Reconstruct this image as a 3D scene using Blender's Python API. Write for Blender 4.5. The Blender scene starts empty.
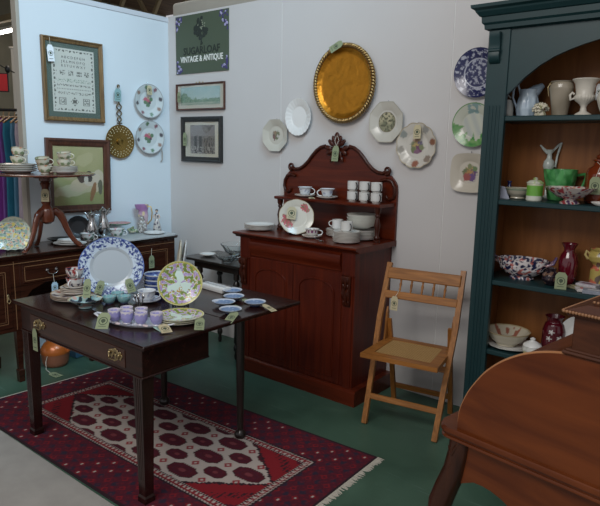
import bpy, bmesh, math, random
from mathutils import Vector, Matrix, noise
from math import sin, cos, pi, radians as rad, sqrt, atan2, exp
random.seed(7)
S = bpy.context.scene
COL = S.collection
# ---------------------------------------------------------------- camera
cam = bpy.data.objects.new('camera', bpy.data.cameras.new('camera'))
COL.objects.link(cam)
_y, _p, _r = rad(-38.79176314), rad(10.06944273), rad(1.17567939)
f0 = Vector((sin(_y), cos(_y), 0)); r0 = Vector((cos(_y), -sin(_y), 0)); u0 = Vector((0, 0, 1))
f2 = f0*cos(_p) - u0*sin(_p); u2 = u0*cos(_p) + f0*sin(_p)
r3 = r0*cos(_r) + u2*sin(_r); u3 = u2*cos(_r) - r0*sin(_r)
mw = Matrix((r3, u3, -f2)).transposed().to_4x4(); mw.translation = (4.24095, -3.4179, 1.6)
cam.matrix_world = mw
cam.data.sensor_fit = 'HORIZONTAL'; cam.data.sensor_width = 36; cam.data.lens = 36*595.31/600
cam.data.clip_start = .05
S.camera = cam
# ---------------------------------------------------------------- world, lamps, exposure
S.view_settings.view_transform = 'Standard'; S.view_settings.look = 'None'
S.view_settings.gamma = 1; S.view_settings.exposure = 0.0
S.view_settings.use_curve_mapping = False
W = bpy.data.worlds.new('world'); S.world = W; W.use_nodes = True
W.node_tree.nodes['Background'].inputs[0].default_value = (.97, .96, 1, 1)
W.node_tree.nodes['Background'].inputs[1].default_value = .50
def area(name, loc, target, sx, sy, power, color, spread=180):
    l = bpy.data.lights.new(name, 'AREA'); l.shape = 'RECTANGLE'; l.size = sx; l.size_y = sy
    l.energy = power; l.color = color; l.spread = rad(spread)
    o = bpy.data.objects.new(name, l); COL.objects.link(o); o.location = loc
    o.rotation_euler = (Vector(target)-Vector(loc)).to_track_quat('-Z', 'Y').to_euler()
    return o
area('fill_light', (3.3, -1.7, 4.3), (-.1, -.8, 1.7), 1.6, 1.2, 24, (.48, .78, 1), 75)  # unseen lamp added: bluish beam narrowed to brighten the left wall
area('fill_light', (3.0, -4.6, 3.9), (2.4, -.2, .9), 3.0, 1.4, 96, (1, .965, .92))  # unseen lamp added on the camera side to light the walls evenly
area('fill_light', (-3.5, 1.5, 4.35), (-3.5, 1.0, 0), 3, 3, 130, (1, .90, .78))  # unseen lamp added below the roof boards to brighten the hall

# ---------------------------------------------------------------- materials
MATS = {}
def mat(name, col=(1, 1, 1), rough=.5, metal=0, attr=False, coat=0, trans=0, ior=1.45, emit=0, alpha=1, sheen=0, noise_s=0, noise_a=.15, bump=0, bscale=60):
    if name in MATS: return MATS[name]
    m = bpy.data.materials.new(name); m.use_nodes = True; nt = m.node_tree; b = nt.nodes['Principled BSDF']
    b.inputs['Base Color'].default_value = (*col, 1)
    b.inputs['Roughness'].default_value = rough; b.inputs['Metallic'].default_value = metal
    b.inputs['Coat Weight'].default_value = coat; b.inputs['Transmission Weight'].default_value = trans
    b.inputs['IOR'].default_value = ior; b.inputs['Alpha'].default_value = alpha
    b.inputs['Coat Roughness'].default_value = .12
    if emit:
        b.inputs['Emission Color'].default_value = (*col, 1); b.inputs['Emission Strength'].default_value = emit
    if attr:
        a = nt.nodes.new('ShaderNodeAttribute'); a.attribute_name = 'Col'
        nt.links.new(a.outputs['Color'], b.inputs['Base Color'])
    tc = None
    if noise_s or bump: tc = nt.nodes.new('ShaderNodeTexCoord')
    if noise_s:
        n = nt.nodes.new('ShaderNodeTexNoise'); n.inputs['Scale'].default_value = noise_s; n.inputs['Detail'].default_value = 5
        nt.links.new(tc.outputs['Object'], n.inputs['Vector'])
        mx = nt.nodes.new('ShaderNodeMix'); mx.data_type = 'RGBA'
        mx.inputs[6].default_value = (*[c*(1-noise_a) for c in col], 1); mx.inputs[7].default_value = (*[min(1, c*(1+noise_a)) for c in col], 1)
        nt.links.new(n.outputs['Fac'], mx.inputs[0]); nt.links.new(mx.outputs[2], b.inputs['Base Color'])
    if bump:
        n = nt.nodes.new('ShaderNodeTexNoise'); n.inputs['Scale'].default_value = bscale
        nt.links.new(tc.outputs['Object'], n.inputs['Vector'])
        bp = nt.nodes.new('ShaderNodeBump'); bp.inputs['Strength'].default_value = bump; bp.inputs['Distance'].default_value = .01
        nt.links.new(n.outputs['Fac'], bp.inputs['Height']); nt.links.new(bp.outputs['Normal'], b.inputs['Normal'])
    MATS[name] = m; return m
def wood(name, c1, c2, axis='X', scale=3.0, rough=.3, coat=.3, stretch=14):
    if name in MATS: return MATS[name]
    m = bpy.data.materials.new(name); m.use_nodes = True; nt = m.node_tree; b = nt.nodes['Principled BSDF']
    tc = nt.nodes.new('ShaderNodeTexCoord'); mp = nt.nodes.new('ShaderNodeMapping')
    s = [stretch]*3; s['XYZ'.index(axis)] = 1.0
    mp.inputs['Scale'].default_value = s
    n = nt.nodes.new('ShaderNodeTexNoise'); n.inputs['Scale'].default_value = scale; n.inputs['Detail'].default_value = 7; n.inputs['Distortion'].default_value = .8
    cr = nt.nodes.new('ShaderNodeValToRGB'); cr.color_ramp.elements[0].position = .3; cr.color_ramp.elements[1].position = .7
    cr.color_ramp.elements[0].color = (*c1, 1); cr.color_ramp.elements[1].color = (*c2, 1)
    nt.links.new(tc.outputs['Object'], mp.inputs['Vector']); nt.links.new(mp.outputs[0], n.inputs['Vector'])
    nt.links.new(n.outputs['Fac'], cr.inputs[0]); nt.links.new(cr.outputs[0], b.inputs['Base Color'])
    b.inputs['Roughness'].default_value = rough; b.inputs['Coat Weight'].default_value = coat; b.inputs['Coat Roughness'].default_value = .15
    b.inputs['Specular IOR Level'].default_value = .28
    MATS[name] = m; return m

GLAZE = mat('painted_glaze', rough=.18, attr=True, coat=.3)
PRINT = mat('painted_print', rough=.5, attr=True)
CHINA = mat('white_china', (.74, .74, .72), .18, coat=.3)
CREAM = mat('cream_china', (.62, .57, .45), .2, coat=.3)
BRASS = mat('aged_brass', (.34, .23, .07), .26, 1, noise_s=9, noise_a=.3)
BRASSH = mat('drawer_brass', (.42, .33, .18), .35, 1)
SILVER = mat('silver', (.5, .5, .5), .2, 1)
STRING = mat('string', (.72, .69, .6), .9)
TAGG = mat('tag_card', (.25, .29, .17), .8)
TAGC = mat('tag_cream', (.50, .44, .28), .8)
TAGB = mat('tag_blue', (.45, .60, .72), .8)
TAGW = mat('tag_white', (.75, .78, .8), .8)
TAGT = mat('tag_teal', (.24, .38, .38), .8)
TAGINK = mat('tag_ink', (.06, .08, .05), .8)
RED_MAH = wood('red_mahogany', (.050, .0045, .0012), (.105, .013, .0030), 'Z', 2.2, .38, .12)
RED_MAHX = wood('red_mahogany_across', (.056, .006, .0015), (.115, .016, .0038), 'X', 2.2, .34, .15)
DARK = wood('dark_mahogany', (.012, .0042, .0035), (.028, .0085, .006), 'X', 2.5, .2, .18)
DARKZ = wood('dark_mahogany_upright', (.012, .0042, .0035), (.028, .0085, .006), 'Z', 2.5, .25, .4)
SIDEW = wood('sideboard_mahogany', (.022, .0065, .0035), (.048, .014, .007), 'Y', 2.5, .25, .35)
BLACKW = wood('ebonised_wood', (.010, .008, .007), (.022, .016, .013), 'Z', 2.5, .3, .4)
OAK = wood('golden_oak', (.20, .075, .014), (.38, .155, .036), 'Z', 4, .42, .1)
OAKX = wood('golden_oak_across', (.20, .075, .014), (.38, .155, .036), 'X', 4, .42, .1)
WALNUT = wood('desk_walnut', (.072, .014, .0022), (.145, .034, .0055), 'X', 3.2, .36, .15, 5)
WALNUTD = wood('desk_walnut_dark', (.018, .005, .002), (.050, .014, .005), 'Z', 4, .32, .25, 6)
BOXW = wood('box_walnut', (.040, .011, .004), (.085, .026, .009), 'X', 5, .4, .12, 5)
PINE = wood('dresser_backboard', (.17, .058, .013), (.25, .095, .026), 'Z', 2.5, .5, .1, 8)
TEAL = mat('teal_paint', (.006, .032, .036), .42, noise_s=14, noise_a=.12)
BLACKI = mat('dark_iron', (.02, .02, .02), .4, .6)

# ---------------------------------------------------------------- mesh helpers
class MB:
    def __init__(s): s.b = bmesh.new()
    def _tr(s, vs, M):
        if M is not None:
            for v in vs: v.co = M @ v.co
    def box(s, a, b, bev=0, M=None, seg=1):
        x0, y0, z0 = a; x1, y1, z1 = b
        r = bmesh.ops.create_cube(s.b, size=1)['verts']
        for v in r: v.co = Vector(((x0+x1)/2+v.co.x*(x1-x0), (y0+y1)/2+v.co.y*(y1-y0), (z0+z1)/2+v.co.z*(z1-z0)))
        if bev:
            es = list({e for v in r for e in v.link_edges})
            res = bmesh.ops.bevel(s.b, geom=es, offset=bev, segments=seg, affect='EDGES', profile=.5)
            r = list({v for f in res['faces'] for v in f.verts} | {v for v in r if v.is_valid})
        s._tr(r, M); return s
    def lathe(s, prof, n=32, M=None, shape=None, capb=True, capt=True, dens=0):
        if dens:
            q = [prof[0]]
            for (r0_, z0_), (r1_, z1_) in zip(prof, prof[1:]):
                k = max(1, int(sqrt((r1_-r0_)**2+(z1_-z0_)**2)/dens)); q += [(r0_+(r1_-r0_)*i/k, z0_+(z1_-z0_)*i/k) for i in range(1, k+1)]
            prof = q
        rings = []
        for (r, z) in prof:
            ring = []
            for i in range(n):
                t = 2*pi*i/n; k = shape(t, z) if shape else 1
                v = s.b.verts.new((r*k*cos(t), r*k*sin(t), z)); ring.append(v)
            rings.append(ring)
        for A, B in zip(rings, rings[1:]):
            for i in range(n):
                j = (i+1) % n
                s.b.faces.new((A[i], A[j], B[j], B[i]))
        if capb: s.b.faces.new(rings[0][::-1])
        if capt: s.b.faces.new(rings[-1])
        s._tr([v for r in rings for v in r], M); return s
    def prism(s, pts, z0, z1, M=None, bev=0):
        A = [s.b.verts.new((x, y, z0)) for x, y in pts]; B = [s.b.verts.new((x, y, z1)) for x, y in pts]
        n = len(pts)
        for i in range(n):
            j = (i+1) % n; s.b.faces.new((A[i], A[j], B[j], B[i]))
        fa = s.b.faces.new(A[::-1]); fb = s.b.faces.new(B)
        vs = A+B
        if bev:
            es = list(fb.edges)
            res = bmesh.ops.bevel(s.b, geom=es, offset=bev, segments=1, affect='EDGES')
            vs = list(set(v for v in vs if v.is_valid) | {v for f in res['faces'] for v in f.verts})
        s._tr(vs, M); return s
    def tube(s, path, rad_, n=8, M=None, closed=False, sq=None):
        P = [Vector(p) for p in path]; m = len(P)
        R = rad_ if isinstance(rad_, (list, tuple)) else [rad_]*m
        rings = []; up = None
        for i in range(m):
            if closed: t = (P[(i+1) % m]-P[i-1])
            else: t = (P[min(i+1, m-1)]-P[max(i-1, 0)])
            t.normalize()
            if up is None:
                up = Vector((0, 0, 1)) if abs(t.z) < .9 else Vector((1, 0, 0))
            a = t.cross(up).normalized(); b2 = a.cross(t).normalized(); up = b2
            ring = []
            for k in range(n):
                th = 2*pi*(k+.5)/n
                ka, kb = (sq if sq else (1, 1))
                ring.append(s.b.verts.new(P[i]+a*cos(th)*R[i]*ka+b2*sin(th)*R[i]*kb))
            rings.append(ring)
        pairs = list(zip(rings, rings[1:]))
        if closed: pairs.append((rings[-1], rings[0]))
        for A, B in pairs:
            for k in range(n):
                j = (k+1) % n; s.b.faces.new((A[k], A[j], B[j], B[k]))
        if not closed: s.b.faces.new(rings[0][::-1]); s.b.faces.new(rings[-1])
        s._tr([v for r in rings for v in r], M); return s
    def ball(s, c, r, sc=(1, 1, 1), u=12, v=8, M=None):
        vs = bmesh.ops.create_uvsphere(s.b, u_segments=u, v_segments=v, radius=r)['verts']
        for w in vs: w.co = Vector((c[0]+w.co.x*sc[0], c[1]+w.co.y*sc[1], c[2]+w.co.z*sc[2]))
        s._tr(vs, M); return s
    def mesh(s, name, m, smooth=None):
        bmesh.ops.recalc_face_normals(s.b, faces=s.b.faces[:])
        me = bpy.data.meshes.new(name); s.b.to_mesh(me); s.b.free()
        me.materials.append(m)
        if smooth is not None:
            for p in me.polygons: p.use_smooth = True
            me.set_sharp_from_angle(angle=rad(smooth))
        return me
    def obj(s, name, m, parent=None, smooth=None, loc=None, rot=None):
        o = bpy.data.objects.new(name, s.mesh(name, m, smooth)); COL.objects.link(o)
        if parent: o.parent = parent
        if loc: o.location = loc
        if rot: o.rotation_euler = rot
        return o
def T(x=0, y=0, z=0, rx=0, ry=0, rz=0): return Matrix.Translation((x, y, z)) @ Matrix.Rotation(rad(rz), 4, 'Z') @ Matrix.Rotation(rad(ry), 4, 'Y') @ Matrix.Rotation(rad(rx), 4, 'X')
def tag(o, label, cat, group=None, kind=None):
    if label: o['label'] = label
    if cat: o['category'] = cat
    if group: o['group'] = group
    if kind: o['kind'] = kind
    return o
def thing(name, label, cat, loc=(0, 0, 0), rot=(0, 0, 0), group=None):
    o = bpy.data.objects.new(name, None); COL.objects.link(o); o.empty_display_size = .05
    o.location = loc; o.rotation_euler = [rad(a) for a in rot]
    return tag(o, label, cat, group)
def dup(root, loc, rot, label, group=None):
    r = root.copy(); COL.objects.link(r); r.location = loc; r.rotation_euler = [rad(a) for a in rot]
    r['label'] = label
    if group: r['group'] = group
    for ch in list(root.children):
        c = ch.copy(); COL.objects.link(c); c.parent = r
        for g in list(ch.children):
            d = g.copy(); COL.objects.link(d); d.parent = c
    return r
def struct(name, mb, m, smooth=None):
    o = mb.obj(name, m, smooth=smooth); o['kind'] = 'structure'; return o
def paint(o, fn):
    me = o.data; a = me.color_attributes.new('Col', 'FLOAT_COLOR', 'POINT')
    buf = []
    for v in me.vertices:
        c = fn(v.co); buf += [c[0], c[1], c[2], 1]
    a.data.foreach_set('color', buf); return o
def mixc(a, b, t): t = max(0, min(1, t)); return tuple(a[i]*(1-t)+b[i]*t for i in range(3))
def nz(x, y, s=1, z=0): return noise.noise(Vector((x*s, y*s, z)))
def grid(name, w, h, fn, m, parent=None, step=.004, loc=(0, 0, 0), rot=(0, 0, 0), th=.002):
    """flat picture of real thickness, painted by fn(u, v) on its front"""
    nx = max(2, int(w/step)); ny = max(2, int(h/step))
    vs = []; cols = []
    for j in range(ny+1):
        for i in range(nx+1):
            u, v = i/nx, j/ny
            vs.append(((u-.5)*w, (v-.5)*h, 0)); cols += [*fn(u, v), 1]
    fs = [(j*(nx+1)+i, j*(nx+1)+i+1, (j+1)*(nx+1)+i+1, (j+1)*(nx+1)+i) for j in range(ny) for i in range(nx)]
    k = len(vs)
    cs = [0, nx, (ny+1)*(nx+1)-1, ny*(nx+1)]
    for c in cs: vs.append((vs[c][0], vs[c][1], -th)); cols += cols[c*4:c*4+4]
    fs.append((k+3, k+2, k+1, k))
    edges = [list(range(0, nx+1)), [j*(nx+1)+nx for j in range(ny+1)], [ny*(nx+1)+i for i in range(nx, -1, -1)], [j*(nx+1) for j in range(ny, -1, -1)]]
    for e, (a, b) in zip(edges, ((k, k+1), (k+1, k+2), (k+2, k+3), (k+3, k))): fs.append(tuple(e[::-1]+[a, b]))
    me = bpy.data.meshes.new(name); me.from_pydata(vs, [], fs); me.materials.append(m)
    a = me.color_attributes.new('Col', 'FLOAT_COLOR', 'POINT'); a.data.foreach_set('color', cols)
    o = bpy.data.objects.new(name, me); COL.objects.link(o); o.parent = parent; o.location = loc; o.rotation_euler = [rad(q) for q in rot]
    return o
def text(name, body, size, m, parent, loc, rot=(0, 0, 0), sx=1, ext=.001, align='CENTER', bold=0):
    c = bpy.data.curves.new(name, 'FONT'); c.body = body; c.size = size; c.extrude = ext; c.align_x = align; c.align_y = 'CENTER'; c.offset = bold
    c.resolution_u = 2
    t = bpy.data.objects.new('tmp', c); COL.objects.link(t)
    me = bpy.data.meshes.new_from_object(t, depsgraph=bpy.context.evaluated_depsgraph_get())
    bpy.data.objects.remove(t); me.name = name
    me.materials.clear(); me.materials.append(m)
    for v in me.vertices: v.co.x *= sx
    o = bpy.data.objects.new(name, me); COL.objects.link(o); o.parent = parent; o.location = loc; o.rotation_euler = [rad(q) for q in rot]
    return o
# ---- price tags (always a part of the thing they are tied to)
TAGME = {}
def price_tag(parent, loc, rot=(90, 0, 0), m=TAGG, w=.05, h=.085, string=None, label=None):
    """card hangs down from loc (local); string = list of local points"""
    key = (m.name, w, h)
    if key not in TAGME:
        p = [(-w/2, -h), (w/2, -h), (w/2, -h*.2), (w*.28, 0), (-w*.28, 0), (-w/2, -h*.2)]
        a = MB().prism(p, -.0008, .0008).mesh('price_tag', m)
        b = MB()
        b.lathe([(w*.30, .001), (w*.36, .001), (w*.36, .0016), (w*.30, .0016), (w*.30, .001)], 20, M=T(0, -h*.52), capb=False, capt=False)
        b.lathe([(w*.02, .001), (w*.18, .001), (w*.14, .0017), (w*.02, .0017)], 10, M=T(0, -h*.5)); b.box((-w*.03, -h*.66, .001), (w*.03, -h*.5, .0016))
        b.box((-w*.3, -h*.86, .001), (w*.3, -h*.83, .0016))
        TAGME[key] = (a, b.mesh('tag_print', TAGINK))
    a, b = TAGME[key]
    o = bpy.data.objects.new('price_tag', a); COL.objects.link(o); o.parent = parent; o.location = loc; o.rotation_euler = [rad(q) for q in rot]
    if label: o['label'] = label
    q = bpy.data.objects.new('tag_print', b); COL.objects.link(q); q.parent = o
    if string: MB().tube(string, .0012, 5).obj('tag_string', STRING, parent)
    return o
# ---- plates
def plate(name, rx, ry, depth, m=CHINA, shape=None, fn=None, parent=None, nt=64, nr=14, well=.62, foot=.5, th=.004, relief=0):
    """dish opening towards +Z, foot at z=0. shape(theta)->radius factor; fn(x,y in -1..1, rho, theta)->rgb"""
    vs = []; cols = []; rows = 0
    def prof(r):
        if r < well*.92: return .35*depth*0+th
        t = (r-well*.92)/(1-well*.92); return th+depth*(t**.8 if t > 0 else 0)*1.0
    rhos = [i/nr for i in range(1, nr+1)]
    vs.append((0, 0, th)); cols.append(fn(0, 0, 0, 0) if fn else (1, 1, 1))
    for r in rhos:
        for k in range(nt):
            t = 2*pi*k/nt; s = 1+(shape(t)-1)*(r**2) if shape else 1
            x = r*s*cos(t); y = r*s*sin(t); z = prof(r)
            if relief and r > well: z += relief*sin(t*24)*(.5 if r < 1 else 1)
            vs.append((x*rx, y*ry, z)); cols.append(fn(x, y, r, t) if fn else (1, 1, 1))
    for r, z in ((.998, depth+.0015), (.965, depth-.002), (well, .0005), (foot, 0), (foot-.06, .001)):
        for k in range(nt):
            t = 2*pi*k/nt; s = 1+(shape(t)-1)*(r**2) if shape else 1
            vs.append((r*s*cos(t)*rx, r*s*sin(t)*ry, max(0, z))); cols.append((.78, .77, .73))
    fs = [(0, 1+k, 1+(k+1) % nt) for k in range(nt)]
    R = nr+5
    for i in range(R-1):
        for k in range(nt):
            j = (k+1) % nt; a = 1+i*nt; b = a+nt
            fs.append((a+k, b+k, b+j, a+j))
    fs.append(tuple(1+(R-1)*nt+k for k in range(nt)))
    me = bpy.data.meshes.new(name); me.from_pydata(vs, [], fs)
    me.materials.append(GLAZE if fn else m)
    for p in me.polygons: p.use_smooth = True
    me.set_sharp_from_angle(angle=rad(50))
    if fn:
        a = me.color_attributes.new('Col', 'FLOAT_COLOR', 'POINT'); a.data.foreach_set('color', [q for c in cols for q in (*c, 1)])
    o = bpy.data.objects.new(name, me); COL.objects.link(o)
    if parent: o.parent = parent
    return o
def oct_shape(t, k=8, off=pi/8, amt=1.0):
    a = (t-off) % (2*pi/k)-pi/k; return 1+(cos(pi/k)/cos(a)*1.04-1)*amt
def sq_shape(t):
    p = 5.0; return (abs(cos(t))**p+abs(sin(t))**p)**(-1/p)*.93
def scal(n, a): return lambda t: 1+a*(abs(sin(n*t/2))-.5)
def blobs(base, bl, rim=None, rimw=.03, wave=0):
    def f(x, y, r, t):
        c = base
        for (bx, by, br, bc) in bl:
            d = sqrt((x-bx)**2+(y-by)**2)*(1+.45*nz(x, y, 11))
            if d < br*1.45: c = mixc(c, bc, min(1, (br*1.45-d)/br*2.5))
        if rim and r > 1-rimw: c = rim
        return c
    return f
def ring_blobs(n, r, br, cols, ph=0, sy=1): return [(r*cos(2*pi*k/n+ph), r*sin(2*pi*k/n+ph)*sy, br, cols[k % len(cols)]) for k in range(n)]
# ---- cups
def cup_mesh(R, H, foot, fl=1.0, m=CHINA, n=28, th=.003, name='bowl', belly=.9):
    prof = [(foot, 0), (foot, .003), (foot*.9, .005), (R*.72, H*.2), (R*belly, H*.5), (R*.97, H*.85), (R*fl, H), (R*fl-th*.5, H+.0008), (R*fl-th, H), (R*.97-th, H*.85), (R*belly-th, H*.5), (R*.72-th, H*.22), (foot*.6, .01)]
    return MB().lathe(prof, 48, dens=.004)
def handle_pts(R, H, out, z0=.2, z1=.85, n=10):
    pts = []
    for i in range(n+1):
        a = -pi/2+pi*i/n
        pts.append((R+out*cos(a)*1.0, 0, H*((z0+z1)/2)+H*(z1-z0)/2*sin(a)))
    pts[0] = (R*.86, 0, pts[0][2]); pts[-1] = (R*.93, 0, pts[-1][2])
    return pts
def cup(name, label, loc, R=.045, H=.06, foot=.022, rz=0, m=CHINA, fn=None, fl=1.0, out=.025, group=None, saucer=0, tilt=0, belly=.9, z0=.2, hr=.0035, cat='cup', straight=False):
    t = thing(name, label, cat, loc, (tilt, 0, rz), group)
    base = 0
    cm = MB().lathe([(R*.7, 0), (R*.72, .003), (R*.72, .006), (R*.98, .012), (R, H*.3), (R, H), (R-.003, H), (R-.003, H*.3), (R*.5, .012)], 48, dens=.005) if straight else cup_mesh(R, H, foot, fl, belly=belly)
    b = cm.obj('bowl', GLAZE if fn else m, t, 50, loc=(0, 0, base))
    if fn: paint(b, fn)
    MB().tube(handle_pts(R, H, out, z0), hr, 8).obj('handle', m, t, 60)
    return t
def saucer(label, loc, R=.07, m=CHINA, fn=None, group=None, name='saucer', cat='saucer', depth=.016):
    o = plate(name, R, R, depth, m, fn=fn, nt=40, nr=10, well=.45, foot=.42)
    o.location = loc; return tag(o, label, cat, group)
def stack(name, label, cat, group, loc, n, R, dz, m=CHINA, fn=None, depth=.018, jit=.002, pos=('lowest', 'second', 'third', 'fourth', 'fifth', 'sixth', 'seventh', 'eighth', 'ninth', 'tenth'), nt=44, ry=None, well=.62):
    first = None
    for i in range(n):
        p = (loc[0]+random.uniform(-jit, jit), loc[1]+random.uniform(-jit, jit), loc[2]+i*dz)
        w = 'topmost' if i == n-1 else ('lowest' if i == 0 else pos[i]+' from the bottom')
        if n == 1: w = ''
        lb = label.replace('#', w)
        if first is None:
            first = plate(name, R, ry or R, depth, m, fn=fn, nt=nt, nr=12, well=well); o = first
        else: o = first.copy(); COL.objects.link(o)
        o.location = p; o.rotation_euler = (0, 0, random.uniform(0, 6)); tag(o, lb, cat, group)
    return first
def ry(a): return rad(a)

# ================================================================ SETTING
def green_nodes():
    m = mat('green_floor_paint', (.018, .062, .048), .42)
    nt = m.node_tree; b = nt.nodes['Principled BSDF']; tc = nt.nodes.new('ShaderNodeTexCoord')
    n = nt.nodes.new('ShaderNodeTexNoise'); n.inputs['Scale'].default_value = 3; n.inputs['Detail'].default_value = 8; n.inputs['Distortion'].default_value = .5
    nt.links.new(tc.outputs['Object'], n.inputs['Vector'])
    cr = nt.nodes.new('ShaderNodeValToRGB'); cr.color_ramp.elements[0].position = .35; cr.color_ramp.elements[1].position = .7
    cr.color_ramp.elements[0].color = (.040, .088, .060, 1); cr.color_ramp.elements[1].color = (.068, .138, .096, 1)
    nt.links.new(n.outputs['Fac'], cr.inputs[0])
    # pale scratches
    mp = nt.nodes.new('ShaderNodeMapping'); mp.inputs['Scale'].default_value = (2, 22, 1); mp.inputs['Rotation'].default_value = (0, 0, .35)
    n2 = nt.nodes.new('ShaderNodeTexNoise'); n2.inputs['Scale'].default_value = 1.6; n2.inputs['Detail'].default_value = 6
    nt.links.new(tc.outputs['Object'], mp.inputs[0]); nt.links.new(mp.outputs[0], n2.inputs['Vector'])
    c2 = nt.nodes.new('ShaderNodeValToRGB'); c2.color_ramp.elements[0].position = .64; c2.color_ramp.elements[1].position = .72
    nt.links.new(n2.outputs['Fac'], c2.inputs[0])
    mx = nt.nodes.new('ShaderNodeMix'); mx.data_type = 'RGBA'; mx.inputs[7].default_value = (.14, .23, .19, 1)
    nt.links.new(cr.outputs[0], mx.inputs[6])
    mm = nt.nodes.new('ShaderNodeMath'); mm.operation = 'MULTIPLY'; mm.inputs[1].default_value = .45
    nt.links.new(c2.outputs[0], mm.inputs[0]); nt.links.new(mm.outputs[0], mx.inputs[0]); nt.links.new(mx.outputs[2], b.inputs['Base Color'])
    return m
GREEN = green_nodes()
CONC = mat('concrete', (.37, .355, .33), .7, noise_s=7, noise_a=.22, bump=.1, bscale=30)
WALLP = mat('wall_board_paint', (.555, .54, .53), .75, noise_s=3, noise_a=.03)  # greyer than the left boards: dimmer light put into the colour
WALLB = mat('blue_lit_board_paint', (.62, .67, .70), .75, noise_s=3, noise_a=.03)  # bluish light on the left wall put into its board colour
TRIM = mat('beige_trim', (.36, .33, .28), .6, noise_s=8, noise_a=.08)
struct('floor_concrete', MB().box((-10, -9, -.11), (9, -2.031, -.001)), CONC)
struct('floor', MB().box((-10, -2.03, -.12), (9, 8, 0)), GREEN)
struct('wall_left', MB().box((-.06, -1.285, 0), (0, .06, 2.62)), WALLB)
struct('trim_2', MB().box((-.065, -1.31, 0), (.004, -1.285, 2.66), .002), TRIM)
struct('trim_3', MB().box((-.07, -1.285, 2.62), (.006, .06, 2.66), .003), mat('white_cap', (.55, .57, .6), .5))
BP = [(0.0, 1.283), (1.286, 2.62), (2.623, 3.95), (3.953, 6)]
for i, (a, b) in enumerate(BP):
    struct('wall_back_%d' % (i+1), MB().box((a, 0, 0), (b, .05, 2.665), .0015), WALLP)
struct('trim_4', MB().box((0, .003, 0), (6, .045, 2.66)), mat('seam_strip', (.8, .8, .78), .6))
mb = MB(); mb.box((-.02, .06, 2.62), (6, .16, 2.79), .03, seg=4)
struct('trim_5', mb, TRIM, 40)
# hall beyond: roof boards, trusses, far wall
ROOFW = wood('roof_boards', (.05, .028, .014), (.12, .07, .035), 'Y', 1.2, .8, 0, 10)
BEAM = mat('truss_timber', (.30, .235, .14), .7, noise_s=5, noise_a=.2)
struct('ceiling', MB().box((-10, -9, 5.2), (1.5, 8, 5.3)), ROOFW)
struct('wall_far', MB().box((-10.1, -9, 0), (-10, 8, 5.2)), mat('far_wall_paint', (.20, .18, .13), .8, noise_s=2, noise_a=.25))
for k, yy in enumerate((-1.5, .6, 2.7, 4.8)):
    mb = MB(); mb.box((-9.9, yy-.05, 4.0), (1.4, yy+.05, 4.12)); mb.box((-9.9, yy-.05, 5.05), (1.4, yy+.05, 5.19))
    for q in range(8):
        x = -9.2+q*1.35
        mb.tube([(x, yy, 4.12), (x+.66, yy, 5.05)], .05, 4); mb.tube([(x+1.32, yy, 4.12), (x+.66, yy, 5.05)], .05, 4)
    struct('trim_%d' % (6+k), mb, BEAM)
LAMPM = mat('tube_lamp_glow', (1, .95, .86), .4, emit=9)
t = thing('tube_light', 'long white tube light glowing under the dark roof beyond the left wall panel', 'light', (-8.9, 2.93, 3.92))
MB().box((-.75, -.05, 0), (.75, .05, .06), .01).obj('housing', mat('lamp_housing', (.6, .6, .58), .5), t)
MB().tube([(-.7, 0, -.025), (.7, 0, -.025)], .04, 10).obj('lamp_tube', LAMPM, t, 60)
t = thing('ceiling_lamp', 'round glowing ceiling lamp just above the top edge of left wall panel', 'light', (-5.6, 3.2, 3.95))
MB().lathe([(.02, .12), (.05, .1), (.16, .02), (.17, 0), (.02, .0)], 20).obj('shade', BLACKI, t, 50)
MB().ball((0, 0, -.03), .11, (1, 1, .6)).obj('bulb', LAMPM, t, 60)
MB().tube([(0, 0, .1), (0, 0, 1.25)], .008, 6).obj('cord', BLACKI, t)

# ================================================================ HALL SEEN PAST THE WALL END
t = thing('picture', 'red picture hanging in the hall beyond the clothes rail', 'picture', (-4.5, .60, 2.41), (90, 0, 45))
MB().box((-.16, -.13, -.02), (.16, .13, 0), .004).obj('frame', BLACKI, t)
MB().box((-.145, -.115, 0), (.145, .115, .004)).obj('red_print', mat('red_print', (.45, .015, .02), .6), t)
t = thing('banner', 'tall pale banner with letters hanging beyond the wall end', 'banner', (-3.95, .73, 2.42), (90, 0, 45))
mb = MB(); mb.box((-.16, -.45, -.004), (.16, .42, .004)); mb.tube([(-.18, .42, 0), (.18, .42, 0)], .012, 8)
mb.obj('cloth', mat('banner_cloth', (.42, .38, .33), .85), t)
MB().tube([(0, .42, 0), (0, 2.77, 0)], .006, 6).obj('cord', BLACKI, t)
text('lettering', 'BU', .17, mat('banner_ink', (.08, .07, .06), .8), t, (0, .19, .006), bold=.004)
mb = MB(); pts = []
for i in range(25):
    u = i/24; pts.append((-3.6, -.4+u*1.6, 3.0-.55*u+.0-.25*sin(pi*u)))
mb.tube(pts, .008, 6)
for i in range(2, 24, 3): mb.ball(pts[i], .035, (1, 1, 1.4), 8, 6)
tag(mb.obj('festoon_cable', BLACKI, smooth=60), 'dark string of festoon bulbs draped across the hall beyond the wall end', 'string lights')
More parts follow.
